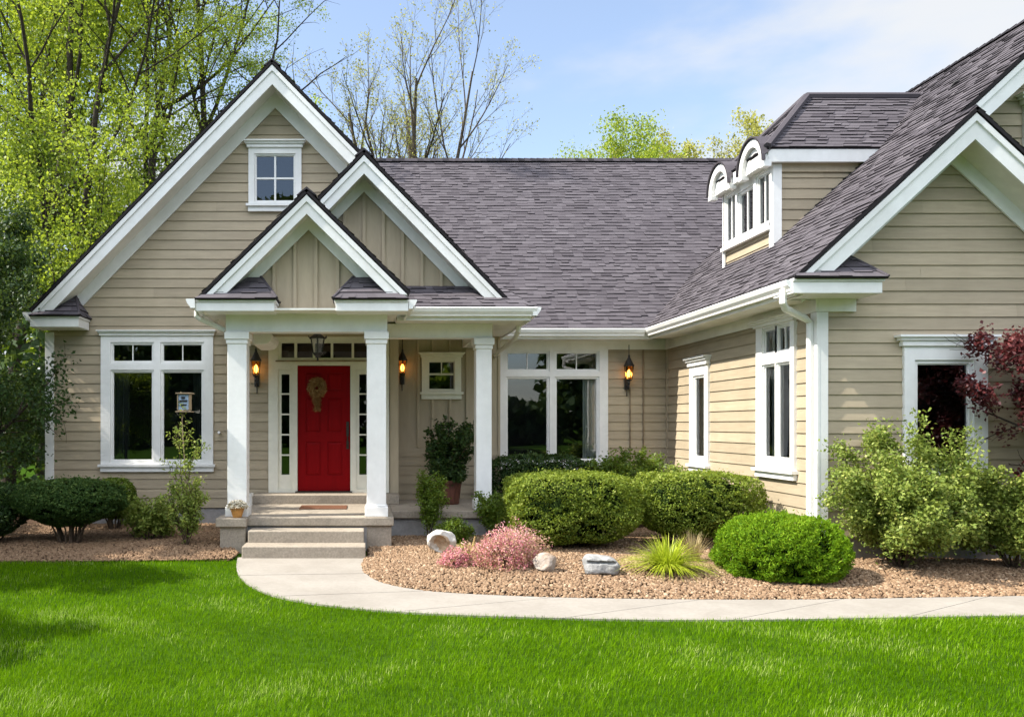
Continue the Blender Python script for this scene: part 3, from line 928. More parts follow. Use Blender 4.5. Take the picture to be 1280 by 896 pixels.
# porch gable
XP, ZP, TP, YP, YPW = -.752, 4.78, .99, 10.45, 10.85
m = MB()
xl3, xr3 = -2.19, .60
roof_plane(m, (xl3, 13, ZP-TP*(XP-xl3)), (xl3, YP, ZP-TP*(XP-xl3)), (XP, YP, ZP), (XP, 13, ZP), seed=51)
roof_plane(m, (xr3, YP, ZP-TP*(xr3-XP)), (xr3, 12.2, ZP-TP*(xr3-XP)), (XP, 12.2, ZP), (XP, YP, ZP), seed=52)
m.build('roof', M_['shingle'], house)
ridge_caps((XP,YP+.02,ZP+.01),(XP,13,ZP+.01))
rake(house, XP, ZP, TP, TP, xl3+.03, xr3-.03, YP, YPW, T=.24, frieze=.13)
m = MB(front_frame(YPW))
poly = [(-1.85,3.2),(.34,3.2),(.34,3.50),(XP,4.52),(-1.85,3.48)]
m.prism([(u,v,-.03) for u,v in poly], [(u,v,.003) for u,v in poly])
battens(m, poly, [S(p,YPW) for p in (317,343,369,395,422,448)], .045)
m.build('board_and_batten', M_['batten'], house)
cornice_return(house, -2.20, -1.17, YP-.03, YPW-.03, 3.335, h=.15, rise=.36, hip_l=False, hip_r=True, inset=.26)
cornice_return(house, -.37, .58, YP-.03, YPW-.03, 3.335, h=.15, rise=.36, hip_l=True, hip_r=False, inset=.26)
# right hand porch eave with its skirt of shingles
m = MB()
roof_plane(m, (.40, 11.13, 3.345), (2.36, 11.13, 3.345), (2.02, YBW-.03, 3.74), (.40, YBW-.03, 3.74), .02, .13, seed=61)
roof_plane(m, (2.36, 11.13, 3.345), (2.36, 13.95, 3.345), (2.02, 13.95, 3.74), (2.02, YBW-.03, 3.74), .02, .13, seed=62)
m.build('skirt_roof', M_['shingle'], house)
m = MB()
m.box(.46, 2.34, 11.20, 11.24, 3.16, 3.325)
m.box(2.31, 2.345, 11.245, 13.9, 3.16, 3.325)
m.box(-2.20, -2.165, 10.9, 12.96, 3.18, 3.33)
m.box(.555, .585, 10.85, 11.2, 3.17, 3.32)
m.build_each('fascia', M_['white'], house, bevel=.004)
m = MB()
m.box(.46, 2.31, 11.241, 13.38, 3.175, 3.20)
m.box(-2.164, .455, 10.46, 12.95, 3.20, 3.225)
m.build_each('porch_ceiling', M_['soffit'], house)
m = MB()
gutter(m, (.60, 11.198, 3.335), (2.40, 11.198, 3.335), (0,-1,0), h=.12, d=.11)
gutter(m, (2.346, 11.10, 3.335), (2.346, 13.9, 3.335), (1,0,0), h=.12, d=.11)
gutter(m, (-2.201, 10.40, 3.34), (-2.201, 12.95, 3.34), (-1,0,0), h=.12, d=.11)
gutter(m, (.586, 10.45, 3.335), (.586, 11.10, 3.335), (1,0,0), h=.12, d=.10)
m.build_each('gutter', M_['white'], house)

# porch beams
m = MB()
m.box(-1.87, .315, 10.815, 11.03, 2.975, 3.245)
m.box(-1.872, .317, 10.805, 11.04, 2.955, 2.974)
m.box(-1.85, -1.58, 11.045, 12.9, 2.985, 3.199)
m.box(.06, .30, 11.045, 12.9, 2.985, 3.199)
m.box(.32, 1.87, 11.655, 11.85, 2.985, 3.174)
m.box(.305, 1.872, 11.645, 11.86, 2.965, 2.984)
m.box(1.64, 1.85, 11.865, 13.36, 2.985, 3.174)
m.build_each('beam', M_['white'], house, bevel=.005)
# curved haunch beside the left column
m = MB()
pr = [(0,0),(.0,-.15),(.20,-.15),(.33,-.135),(.40,-.10),(.43,-.04),(.43,0)]
m.prism([(-1.57+a*.62, 11.3, 2.984+b+.0) for a,b in pr], [(-1.57+a*.62, 12.2, 2.984+b) for a,b in pr])
m.build('bracket', M_['soffit'], house, bevel=.01)

# columns
def column(x, y, w, z0, z1):
    m = MB()
    h = w/2
    m.box(x-h, x+h, y-h, y+h, z0+.12, z1-.10)
    m.box(x-h-.025, x+h+.025, y-h-.025, y+h+.025, z0+.004, z0+.135)
    m.box(x-h-.012, x+h+.012, y-h-.012, y+h+.012, z0+.136, z0+.160)
    m.box(x-h-.015, x+h+.015, y-h-.015, y+h+.015, z1-.16, z1-.10)
    m.box(x-h-.035, x+h+.035, y-h-.035, y+h+.035, z1-.099, z1-.001)
    m.build('column', M_['white'], house, bevel=.008)
column(-1.716, 10.935, .262, .46, 2.954)
column(.168, 10.935, .262, .46, 2.954)
column(1.745, 11.755, .228, .46, 2.964)

# porch floor, piers, steps
m = MB()
m.box(-1.93, .40, 10.74, 12.99, .345, .46)
m.box(.401, 2.02, 11.56, 13.39, .350, .457)
m.box(.401, .60, 12.9, 13.39, .340, .455)
m.build('porch_floor', M_['concrete'], house, bevel=.012)
m = MB()
m.box(-1.90, -1.62, 10.785, 11.2, -.2, .344)
m.box(.035, .37, 10.785, 11.2, -.2, .344)
m.build_each('pier', M_['concrete'], house, bevel=.01)
m = MB()
m.box(-1.96, -1.55, 10.55, 10.9, .352, .468)
m.build('pier_cap', M_['concrete'], house, bevel=.012)
m = MB()
m.box(-1.96+.05, -1.57, 10.60, 10.784, -.2, .351)
m.build_each('pier', M_['concrete'], house, bevel=.01)
m = MB()
m.box(.38, 1.98, 11.62, 11.80, -.2, .349)
m.box(1.90, 1.98, 11.80, 13.39, -.2, .349)
m.box(-1.88, -1.80, 11.2, 12.99, -.2, .344)
m.box(-1.62, .04, 10.79, 10.95, -.1, .344)
m.build_each('foundation', M_['parge'], house)
m = MB(); m.box(-1.545, .02, 10.10, 10.47, -.1, .165); m.build('step', M_['concrete'], house, bevel=.012)
m = MB(); m.box(-1.515, .0, 10.43, 10.785, .1, .318); m.build('step', M_['concrete'], house, bevel=.012)
m = MB(); m.box(S(316,12.6), S(499,12.6), 12.56, 12.95, .458, .60); m.build('step', M_['concrete'], house, bevel=.01)

# --- entrance: surround, sidelights, transom, door
D = 13.0
m = MB(FL)
dr = (S(372,D), S(438,D), .62, H(457,D))
lites = []
for k in range(5):
    a = H(594,D) + (H(467,D)-H(594,D))*k/5
    hgt = (H(467,D)-H(594,D))/5
    lites.append((S(352,D), S(362,D), a+.012, a+hgt-.012)); lites.append((S(449,D), S(459,D), a+.012, a+hgt-.012))
tr_ = []
tx = [(352,368),(371.5,391),(394,413.5),(416.5,439.5),(442.5,459)]
for a, b in tx: tr_.append((S(a,D), S(b,D), H(447.5,D), H(429,D)))
m.plate(S(336,D), S(474,D), .605, H(420,D), [dr, (S(348,D),S(366,D),.66,H(462,D)), (S(445,D),S(463,D),.66,H(462,D)), (S(348.5,D),S(462.5,D),H(450.5,D),H(426,D))], -.04, .06)
m.lbox(S(474,D)+.001, S(486,D), .605, H(420,D), -.04, .075)
m.lbox(S(334,D), S(487,D), H(420,D)+.001, H(415,D), -.04, .10)
sur = m.build('door_surround', M_['cream'], house)
m = MB(FL)
m.plate(S(348,D)+.001, S(366,D)-.001, .661, H(462,D)-.001, [l for l in lites if l[0] < S(400,D)], -.04, .03)
m.build('sidelight_sash', M_['cream'], sur); m = MB(FL)
m.plate(S(445,D)+.001, S(463,D)-.001, .661, H(462,D)-.001, [l for l in lites if l[0] > S(400,D)], -.04, .03)
m.build('sidelight_sash', M_['cream'], sur); m = MB(FL)
m.plate(S(348.5,D)+.001, S(462.5,D)-.001, H(450.5,D)+.001, H(426,D)-.001, tr_, -.04, .035)
m.build('transom_sash', M_['cream'], sur)
m = MB(FL)
m.lbox(S(345,D), S(466,D), H(452.5,D), H(450.8,D), .061, .085)
m.build('transom_ledge', M_['wood'], sur)
m = MB(FL)
for a, b, c, d in ((S(350,D),S(364,D),.9,H(465,D)),(S(447,D),S(461,D),.9,H(465,D)),(S(350,D),S(461,D),H(449,D),H(427,D))):
    m.poly([(a,c,.0),(b,c,.0),(b,d,.0),(a,d,.0)])
m.build('pane', M_['glass'], sur)
m = MB(FL)
U0,U1,V0,V1 = S(340,D),S(470,D),.5,H(420,D)
m.poly([(U0,V0,-1.5),(U1,V0,-1.5),(U1,V1,-1.5),(U0,V1,-1.5)])
m.poly([(U0,V0,-.05),(U0,V0,-1.5),(U0,V1,-1.5),(U0,V1,-.05)]); m.poly([(U1,V0,-1.5),(U1,V0,-.05),(U1,V1,-.05),(U1,V1,-1.5)])
m.poly([(U0,V0,-.05),(U1,V0,-.05),(U1,V0,-1.5),(U0,V0,-1.5)]); m.poly([(U0,V1,-1.5),(U1,V1,-1.5),(U1,V1,-.05),(U0,V1,-.05)])
m.build('hallway', M_['interior'], house)
m = MB(FL)
pan = []
for (a, b) in ((382,401),(409,428)):
    for (c, d) in ((594,552),(540,497),(489,466)):
        pan.append((S(a,D), S(b,D), H(c,D), H(d,D)))
m.plate(dr[0]+.004, dr[1]-.004, dr[2]+.012, dr[3]-.004, pan, -.03, .012)
for a, b, c, d in pan:
    m.lbox(a, b, c, d, -.03, -.004)
    e = .045
    A = [(a+.012,c+.012,-.0038),(b-.012,c+.012,-.0038),(b-.012,d-.012,-.0038),(a+.012,d-.012,-.0038)]
    B = [(a+e,c+e,.008),(b-e,c+e,.008),(b-e,d-e,.008),(a+e,d-e,.008)]
    m.prism(A, B)
door = m.build('front_door', M_['red'], house, bevel=.003)
m = MB(FL)
hx = S(434.5,D)
m.lbox(hx-.022, hx+.022, H(545,D), H(527,D), .013, .024)
m.lbox(hx-.02, hx+.02, H(561,D), H(551,D), .013, .022)
m.tube([(hx,H(532,D),.02),(hx,H(534,D),.07),(hx,H(545,D),.075),(hx,H(555,D),.06),(hx,H(558,D),.02)], .011, 8)
m.build('handle', M_['bronze'], door, smooth=False)
m = MB(FL); m.lbox(dr[0]-.03, dr[1]+.03, .604, .628, -.03, .10); m.build('threshold', M_['bronze'], house, bevel=.004)

# --- middle wall eave and frieze
m = MB()
m.box(2.30, XWS-.005, 14.352, 14.378, 3.052, 3.245)
m.box(XWS-.052, XWS-.026, 9.555, 14.34, 3.052, 3.245)
m.build_each('frieze', M_['white'], house, bevel=.003)
m = MB()
m.box(2.36, 5.02, 13.905, 14.35, 3.20, 3.222)
m.box(4.985, XWS-.053, 9.66, 13.90, 3.20, 3.222)
m.build_each('soffit', M_['soffit'], house)
m = MB()
m.box(2.40, 4.95, 13.875, 13.904, 3.19, 3.345)
m.box(4.955, 4.984, 9.20, 13.87, 3.19, 3.345)
m.build_each('fascia', M_['white'], house)
m = MB()
gutter(m, (2.47, 13.874, 3.36), (4.84, 13.874, 3.36), (0,-1,0), h=.125, d=.115)
gutter(m, (4.954, 9.16, 3.36), (4.954, 13.86, 3.36), (-1,0,0), h=.125, d=.115)
m.build_each('gutter', M_['white'], house)

# --- right wing
TW, XE, XRg = .93, 4.93, 9.02
def zw(x): return 3.40 + TW*(x-XE)
YWR, YWR2, YBG = 9.15, 9.50, 10.1
XS, ZS = 7.02, zw(7.02)
m = MB()
roof_plane(m, (XE, 15.2, zw(XE)), (XE, YWR, zw(XE)), (XS, YWR, ZS), (XS, 15.2, ZS), seed=71)
roof_plane(m, (XS, 18.2, ZS), (XS, YWR2, ZS), (XRg, YWR2, zw(XRg)), (XRg, 18.2, zw(XRg)), seed=72)
xr4 = 9.1
roof_plane(m, (xr4, YWR, ZS-TW*(xr4-XS)), (xr4, YBG, ZS-TW*(xr4-XS)), (XS, YBG, ZS), (XS, YWR, ZS), seed=73)
xr5 = 2*XRg-XE
roof_plane(m, (xr5, YWR2, zw(XE)), (xr5, 18.2, zw(XE)), (XRg, 18.2, zw(XRg)), (XRg, YWR2, zw(XRg)), tabs=False)
m.build('roof', M_['shingle'], house)
ridge_caps((XRg,YWR2+.02,zw(XRg)+.01),(XRg,18.2,zw(XRg)+.01))
ridge_caps((XS,YWR+.02,ZS+.0),(XS,YBG-.1,ZS+.0), w=.10)
rake(house, XS, ZS, TW, TW, XE+.05, xr4-.03, YWR, YWF, T=.29, frieze=.16)
m = MB()
chevron(m, XRg, zw(XRg), TW, TW, XS-.2, xr5-.03, .075, .365, YWR2+.035, YWR2+.065)
chevron(m, XRg, zw(XRg), TW, TW, XS-.2, xr5-.034, .072, .157, YWR2+.012, YWR2+.034)
m.build_each('fascia', M_['white'], house)
m = MB()
chevron(m, XRg, zw(XRg), TW, TW, XS+.05, xr5-.06, .295, .32, YWR2+.066, YBG-.003)
m.build_each('soffit', M_['soffit'], house)
D = YBG
hole_bg = window(house, front_frame(YBG), (8.30, 9.74, 4.25, 5.72), [(8.45,8.98,4.40,5.58,1,2),(9.06,9.59,4.40,5.58,1,2)], cap=.13, cap_over=.09, depth=.9)
m = MB(front_frame(YBG)); lap(m, [(7.0,3.3),(12.3,3.3),(12.3,3.85),(XRg,6.92),(7.0,5.05)], [hole_bg]); m.build('wall', M_['siding'], house)
m = MB(front_frame(YBG)); lap(m, [(8.63,.36),(12.3,.36),(12.3,3.29),(8.63,3.29)], []); m.build('wall', M_['siding'], house)
m = MB(); m.box(8.58, 8.63, 9.6, YBG, .3, 3.7); m.build('wall', M_['siding'], house)
cornice_return(house, XE-.03, 5.93, YWR-.02, YWF-.022, 3.375, h=.17, rise=.40, hip_l=False, hip_r=True, inset=.28)
m = MB()
m.box(XWS-.0255, 5.93-.05, 9.552, 9.597, 3.052, 3.204)
m.build_each('frieze', M_['white'], house, bevel=.005)

# lifted shingle on the big slope
m = MB(); a, b = Vector((8.02,10.95,zw(8.02)+.035)), Vector((8.10,10.86,zw(8.10)+.035)); m.tube([a,(a+b)/2+Vector((0,0,.02)),b], [.006,.022,.006], 6, rnd=.0); m.build('lifted_shingle', M_['flash'], house)
# --- dormer
dm = empty('dormer', (5.88, 12.2, 4.9)); attach(dm, house)
xd, y0d, y1d, ze = 5.88, 11.46, 13.0, 5.44
Fd = side_frame(xd)
yc, zr_ = (y0d+y1d)/2, 6.70
oy, ox = .16, .18
m = MB()
xrt = XE + (zr_-3.40)/TW
xev = XE + (5.62-3.40)/TW
roof_plane(m, (xd-ox, y0d-oy, 5.62), (xev, y0d-oy, 5.62), (xrt, yc, zr_), (6.77, yc, zr_), seed=81)
roof_plane(m, (xev, y1d+oy, 5.62), (xd-ox, y1d+oy, 5.62), (6.77, yc, zr_), (xrt, yc, zr_), seed=82)
roof_plane(m, (xd-ox, y1d+oy, 5.62), (xd-ox, y0d-oy, 5.62), (6.77, yc, zr_), (6.77, yc, zr_), seed=83)
for a, b in (((xd-ox, y0d-oy, 5.635), (6.77, yc, zr_+.02)), ((xd-ox, y1d+oy, 5.635), (6.77, yc, zr_+.02)), ((6.77,yc,zr_+.02),(xrt,yc,zr_+.02))):
    m.tube([a, b], .055, 6, rnd=.35)
m.build('roof', M_['shingle'], dm)
m = MB()
m.box(xd-ox+.02, xev+.05, y0d-oy+.02, y0d-oy+.05, 5.42, 5.60)
m.box(xd-ox+.02, xev+.05, y1d+oy-.05, y1d+oy-.02, 5.42, 5.60)
m.box(xd-ox+.015, xd-ox+.045, y0d-oy+.051, y1d+oy-.051, 5.42, 5.60)
m.build_each('fascia', M_['white'], dm, bevel=.004)
m = MB(); m.box(xd-ox+.046, xev, y0d-oy+.051, y1d+oy-.051, 5.43, 5.45); m.build_each('soffit', M_['soffit'], dm)
# near and far cheeks
for yy, M2 in ((y0d, front_frame(y0d)),):
    m = MB(M2)
    lap(m, [(xd+.0, zw(xd)-.1), (xd+.06, zw(xd)-.1), (XE+(5.44-3.40)/TW+.1, 5.44), (xd, 5.44)], [], e=.15)
    m.build('wall', M_['siding'], dm)
m = MB(); m.prism([(xd, y1d-.02, zw(xd)-.1), (7.2, y1d-.02, 5.44), (xd, y1d-.02, 5.44)], [(xd, y1d, zw(xd)-.1), (7.2, y1d, 5.44), (xd, y1d, 5.44)]); m.build('wall', M_['siding'], dm)
m = MB(); m.box(xd+.08, 7.1, y0d-.045, y0d-.022, 5.31, 5.43); m.build_each('frieze', M_['batten'], dm)
cells = [(-12.93+.02,-12.62,4.66,5.34,2,1), (-12.44,-12.04,4.66,5.26,2,1), (-11.86,-11.55,4.66,5.34,2,1)]
Mwin = window(dm, Fd, (-12.98,-11.49,4.56,5.43), cells, sill=False, s=.05, mun=.03, depth=.7, wide=.02, curtains=[(-12.9,-12.64,4.6,5.4,'curtain'),(-11.84,-11.62,4.6,5.4,'curtain')])
m = MB(Fd)
m.lbox(-13.0, -11.48, 4.50, 4.558, -.02, .09)
m.build('sill', M_['white'], dm, bevel=.004)
m = MB(Fd); lap(m, [(-12.98,4.20),(-11.48,4.20),(-11.48,4.50),(-12.98,4.50)], [], e=.12); m.build('wall', M_['siding'], dm)
m = MB()
m.box(xd-.045, xd+.08, y0d-.05, y0d-.022, zw(xd)-.15, 5.42); m.box(xd-.05, xd-.022, y0d-.048, y0d+.06, zw(xd)-.15, 5.42)
m.box(xd-.05, xd-.022, y1d-.05, y1d+.02, zw(xd)-.15, 5.42)
m.build_each('corner_board', M_['white'], dm, bevel=.003)
# eyebrow arches over the outer windows
for yq, rad in ((11.70, .37), (12.76, .36)):
    n = 16
    def arc(r, x, z0=5.44, sy=1.0): return [(x, yq + r*math.cos(math.pi*k/n), z0 + r*1.12*math.sin(math.pi*k/n)) for k in range(n+1)]
    m = MB()
    xo, xi = xd-ox-.05, xd-ox+.06
    A0, A1, B0, B1 = arc(rad, xo), arc(rad, xi), arc(rad-.10, xo), arc(rad-.10, xi)
    for k in range(n):
        m.poly([A0[k],A0[k+1],B0[k+1],B0[k]]); m.poly([A0[k],A1[k],A1[k+1],A0[k+1]]); m.poly([B0[k+1],B1[k+1],B1[k],B0[k]])
    A0, B0 = arc(rad-.11, xo+.06), arc(rad-.17, xo+.06); A1, B1 = arc(rad-.11, xi+.02), arc(rad-.17, xi+.02)
    for k in range(n):
        m.poly([A0[k],A0[k+1],B0[k+1],B0[k]]); m.poly([B0[k+1],B1[k+1],B1[k],B0[k]])
    C0 = arc(rad-.05, xd-ox+.075)
    m.poly(C0)
    m.box(xo+.002, xi, yq-rad-.02, yq-rad+.10, 5.36, 5.44); m.box(xo+.002, xi, yq+rad-.10, yq+rad+.02, 5.36, 5.44)
    m.build('arch', M_['white'], dm)
    m = MB()
    A0, A1 = arc(rad+.012, xo-.03), arc(rad+.035, xo-.03)
    back = [.05+.70*max(0, math.sin(math.pi*k/n)-.25)/.75 for k in range(n+1)]
    A2 = [(a[0]+b_, a[1], a[2]) for a, b_ in zip(A1, back)]
    for k in range(n):
        m.poly([A0[k],A0[k+1],A1[k+1],A1[k]], .1); m.poly([A1[k],A1[k+1],A2[k+1],A2[k]], rnd.uniform(.3,.6)); 
    A3 = [(a[0]+b_, a[1], a[2]) for a, b_ in zip(A0, back)]
    for k in range(n): m.poly([A0[k+1],A0[k],A3[k],A3[k+1]], .1)
    m.build('arch_roof', M_['shingle'], dm)

# --- downspouts
def spout(pts, w=.036):
    m = MB(); m.tube(pts, w*1.25, 4 if False else 8); m.build('downspout', M_['pipe'], house, smooth=False)
spout([(4.87,9.30,3.27),(4.87,9.30,3.12),(4.93,9.36,3.06),(5.30,9.62,2.98),(5.385,9.66,2.93),(5.385,9.66,.25)], .034)
spout([(-2.25,10.75,3.24),(-2.25,10.75,3.16),(-2.20,10.75,3.12),(-1.90,10.88,2.99)], .028)
spout([(2.30,11.9,3.22),(2.30,11.9,3.10),(2.28,12.1,3.0),(2.20,13.3,2.88),(2.20,14.30,2.72),(2.26,14.33,2.65),(2.26,14.33,.3)], .030)
m = MB()
m.tube([(S(313,12.5),12.4,.46),(S(313,12.5),12.4,.60)], .045, 12); m.tube([(S(313,12.5),12.4,.60),(S(313,12.5),12.4,.645)], .06, 12)
m.build('vent_pipe', M_['pipe'], house)
m = MB(); m.tube([(S(275,13),12.93,H(541,13)),(S(275,13),12.985,H(541,13))], .02, 10); m.tube([(S(275,13),12.89,H(541,13)+.01),(S(275,13),12.93,H(541,13))], .022, 8)
m.build('wall_tap', M_['pipe'], house)
m = MB()
m.tube([(S(788,14.35),14.36,H(484,14.35)),(S(788,14.35),14.37,1.0)], .012, 6)
m.tube([(S(804.5,14.35),14.36,3.05),(S(804.5,14.35),14.37,1.0)], .014, 6)
m.build_each('conduit', M_['wood'], house)
# ------------------------------------------------------------------ lamps and small things
def wall_lantern(x, y, z, s, label, stem=.10):
    """lit lantern, z = bottom of the glass body"""
    o = empty('wall_lantern', (x, y, z), label, 'lantern', 'lit wall lanterns')
    h = .20*s; r = .066*s
    yy = y - .13
    m = MB()
    m.lathe([(r*1.18,h-.004),(r*1.22,h+.012*s),(r*1.0,h+.035*s),(r*.62,h+.085*s),(r*.30,h+.13*s),(.016*s,h+.15*s),(.018*s,h+.165*s),(.007*s,h+.18*s),(.006*s,h+.18*s+stem),(.001,h+.185*s+stem)], (x,yy,z), 12)
    m.build('lantern_cap', M_['black'], o, smooth=False)
    m = MB()
    m.lathe([(.004,-.14*s),(.012*s,-.12*s),(.008*s,-.09*s),(.020*s,-.06*s),(.012*s,-.035*s),(r*.72,-.012*s),(r*.74,.0)], (x,yy,z), 10)
    for k in range(6):
        a = math.pi*2*(k+.5)/6
        m.tube([(x+r*.70*math.cos(a), yy+r*.70*math.sin(a), z), (x+r*1.06*math.cos(a), yy+r*1.06*math.sin(a), z+h)], .0045*s, 5)
    m.build('lantern_cage', M_['black'], o)
    m = MB()
    m.lathe([(r*.64,.002),(r*1.0,h-.006)], (x,yy,z), 6)
    m.build('lantern_glass', M_['amber'], o)
    m = MB(); m.lathe([(.004,.03*s),(.020*s,.05*s),(.030*s,.085*s),(.024*s,.12*s),(.006,.15*s)], (x,yy,z), 10)
    m.build('bulb', M_['bulb'], o, smooth=True)
    m = MB()
    m.lbox if False else None
    m.box(x-.035*s, x+.035*s, y-.022, y-.002, z-.16*s, z+.03*s)
    m.tube([(x,y-.02,z-.10*s),(x,y-.07,z-.15*s),(x,yy,z-.115*s)], .009*s, 6)
    m.tube([(x,y-.018,z-.16*s),(x,y-.014,z-.26*s)], .008*s, 5)
    m.build('bracket', M_['black'], o)
    ld = bpy.data.lights.new('lantern_light', 'POINT'); ld.energy = 1.0; ld.color = (1.0,.55,.18); ld.shadow_soft_size = .03
    lo = bpy.data.objects.new('lantern_light', ld); COL.objects.link(lo); lo.location = (x, yy, z+.09*s); attach(lo, o)
    return o
wall_lantern(S(320,12.85), 12.975, H(469,12.87), 1.14, 'lit black wall lantern left of the red front door, behind the left porch column', .08)
wall_lantern(S(503,13.25), 13.38, H(467,13.25), 1.08, 'lit black wall lantern between the front door and the small square window', .16)
wall_lantern(S(786,14.25), 14.372, H(474,14.25), 1.16, 'lit black wall lantern right of the wide middle window near the inner corner', .17)

o = empty('hanging_lantern', (S(397,11.4), 11.4, 3.2), 'unlit black hanging lantern under the porch beam in front of the transom', 'lantern')
x, y, z = S(397,11.4), 11.4, H(441,11.4)
m = MB()
m.tube([(x,y,z+.30),(x,y,3.198)], .006, 6)
m.lathe([(.12,.20),(.125,.215),(.075,.25),(.035,.275),(.03,.30),(.012,.325),(.004,.345)], (x,y,z), 6); m.lathe([(.05,.0),(.055,.012),(.03,.018)], (x,y,3.177), 10)
for k in range(6):
    a = math.pi*2*(k+.5)/6
    m.tube([(x+.125*math.cos(a),y+.125*math.sin(a),z+.205),(x+.15*math.cos(a),y+.15*math.sin(a),z+.235)], .007, 5)
m.build('lantern_cap', M_['black'], o)
m = MB()
m.lathe([(.004,-.115),(.018,-.10),(.012,-.06),(.05,-.04),(.075,-.015),(.078,.0)], (x,y,z), 6)
for k in range(6):
    a = math.pi*2*(k+.5)/6
    m.tube([(x+.072*math.cos(a),y+.072*math.sin(a),z),(x+.108*math.cos(a),y+.108*math.sin(a),z+.20)], .007, 5)
m.tube([(x,y,z),(x,y,z+.10)], .014, 6)
m.build('lantern_cage', M_['black'], o)
m = MB(); m.lathe([(.068,.002),(.104,.198)], (x,y,z), 6); m.build('lantern_glass', M_['clear'], o)

# ------------------------------------------------------------------ leaf tools
def unit(a): return a / np.maximum(1e-9, np.linalg.norm(a, axis=-1, keepdims=True))
def leaf_quads(P, L, W, g, N=None, nb=.6, A=None, ab=.0, fold=.18):
    """one folded rhombus per point; N = preferred facing, A = preferred long axis"""
    n = len(P)
    L = np.broadcast_to(np.asarray(L, float), (n,)) * g.uniform(.65, 1.25, n)
    W = np.broadcast_to(np.asarray(W, float), (n,)) * g.uniform(.7, 1.2, n)
    nr = unit(g.normal(size=(n,3)))
    if N is not None: nr = unit(nr*(1-nb) + N*nb)
    ax = g.normal(size=(n,3))
    if A is not None: ax = unit(ax)*(1-ab) + A*ab
    ax = unit(ax - nr*(ax*nr).sum(1, keepdims=True))
    bx = np.cross(nr, ax)
    L, W = L[:,None], W[:,None]
    v0 = P - ax*L*.5; v2 = P + ax*L*.5
    v1 = P + bx*W*.5 + nr*W*fold - ax*L*.06; v3 = P - bx*W*.5 + nr*W*fold - ax*L*.06
    V = np.stack([v0,v1,v2,v3],1).reshape(-1,3)
    Fc = np.arange(n*4).reshape(n,4)
    return V, Fc
def leaf_obj(name, P, L, W, g, mat, parent, **kw):
    r = kw.pop('rnd', None)
    V, Fc = leaf_quads(np.asarray(P), L, W, g, **kw)
    if r is None: r = np.clip(g.normal(.45,.22,len(P)),0,1)
    return np_mesh(name, V, Fc, mat, parent, rnd=r)

def tubes_obj(name, branches, mat, parent, sides=(8,6,5,4,3,3)):
    VV, FF, off = [], [], 0
    for pts, rad, lev in branches:
        pts = np.asarray(pts, float); rad = np.asarray(rad, float)
        n = sides[min(lev, len(sides)-1)]
        d = np.gradient(pts, axis=0); d = unit(d)
        ref = np.array([0.,0.,1.]) if abs(d[0][2]) < .9 else np.array([1.,0.,0.])
        a = unit(np.cross(d, ref)); b = np.cross(d, a)
        th = np.arange(n)*2*np.pi/n
        ring = pts[:,None] + rad[:,None,None]*(a[:,None]*np.cos(th)[None,:,None] + b[:,None]*np.sin(th)[None,:,None])
        m_ = len(pts)
        i = np.arange(m_-1)[:,None]*n; j = np.arange(n)[None]
        q = np.stack([i+j, i+(j+1)%n, i+n+(j+1)%n, i+n+j],-1).reshape(-1,4)+off
        VV.append(ring.reshape(-1,3)); FF.append(q); off += m_*n
    o = np_mesh(name, np.concatenate(VV), np.concatenate(FF), mat, parent, rnd=np.full(sum(len(f) for f in FF), .5), smooth=True)
    return o

def grow(rd, p, d, L, r, lev, cfg, out, leafs):
    """recursive limb: cfg per level (n children, angle lo/hi, length ratio, wobble, up pull, start)"""
    c = cfg[lev]
    nseg = max(3, int(c.get('seg', 6)))
    pts, rad = [p.copy()], [r]
    dirs = []
    for k in range(nseg):
        d = (d + Vector((rd.gauss(0,1), rd.gauss(0,1), rd.gauss(0,1)))*c['wob'] + Vector((0,0,1))*c['up']).normalized()
        p = p + d*(L/nseg)
        pts.append(p.copy()); rad.append(max(.0025, r*(1-(1-c.get('end',.35))*(k+1)/nseg))); dirs.append(d.copy())
    out.append(([tuple(q) for q in pts], rad, lev))
    if c.get('leaf'):
        for k in range(c['leaf']):
            t = rd.uniform(c.get('l0',.25), 1.0)*nseg; i = min(int(t), nseg-1)
            q = pts[i].lerp(pts[i+1], t-i)
            leafs.append((q.x, q.y, q.z))
    if lev+1 < len(cfg):
        n = c['n'] if isinstance(c['n'], int) else rd.randint(*c['n'])
        az0 = rd.uniform(0, 6.28)
        for k in range(n):
            t = (c['start'] + (1-c['start'])*(k+rd.random()*.9)/n)*nseg
            i = min(int(t), nseg-1)
            q = pts[i].lerp(pts[i+1], t-i)
            dd = dirs[i]
            az = az0 + k*2.4 + rd.uniform(-.5,.5)
            o1 = dd.orthogonal().normalized(); o2 = dd.cross(o1)
            an = R(rd.uniform(*c['ang']))
            nd = dd*math.cos(an) + (o1*math.cos(az)+o2*math.sin(az))*math.sin(an)
            rr_ = rad[i]*(c.get('rr', .55))*rd.uniform(.8,1.1)
            grow(rd, q, nd.normalized(), L*c['ratio']*rd.uniform(.75,1.15)*(1-.35*(t/nseg-c['start'])), rr_, lev+1, cfg, out, leafs)

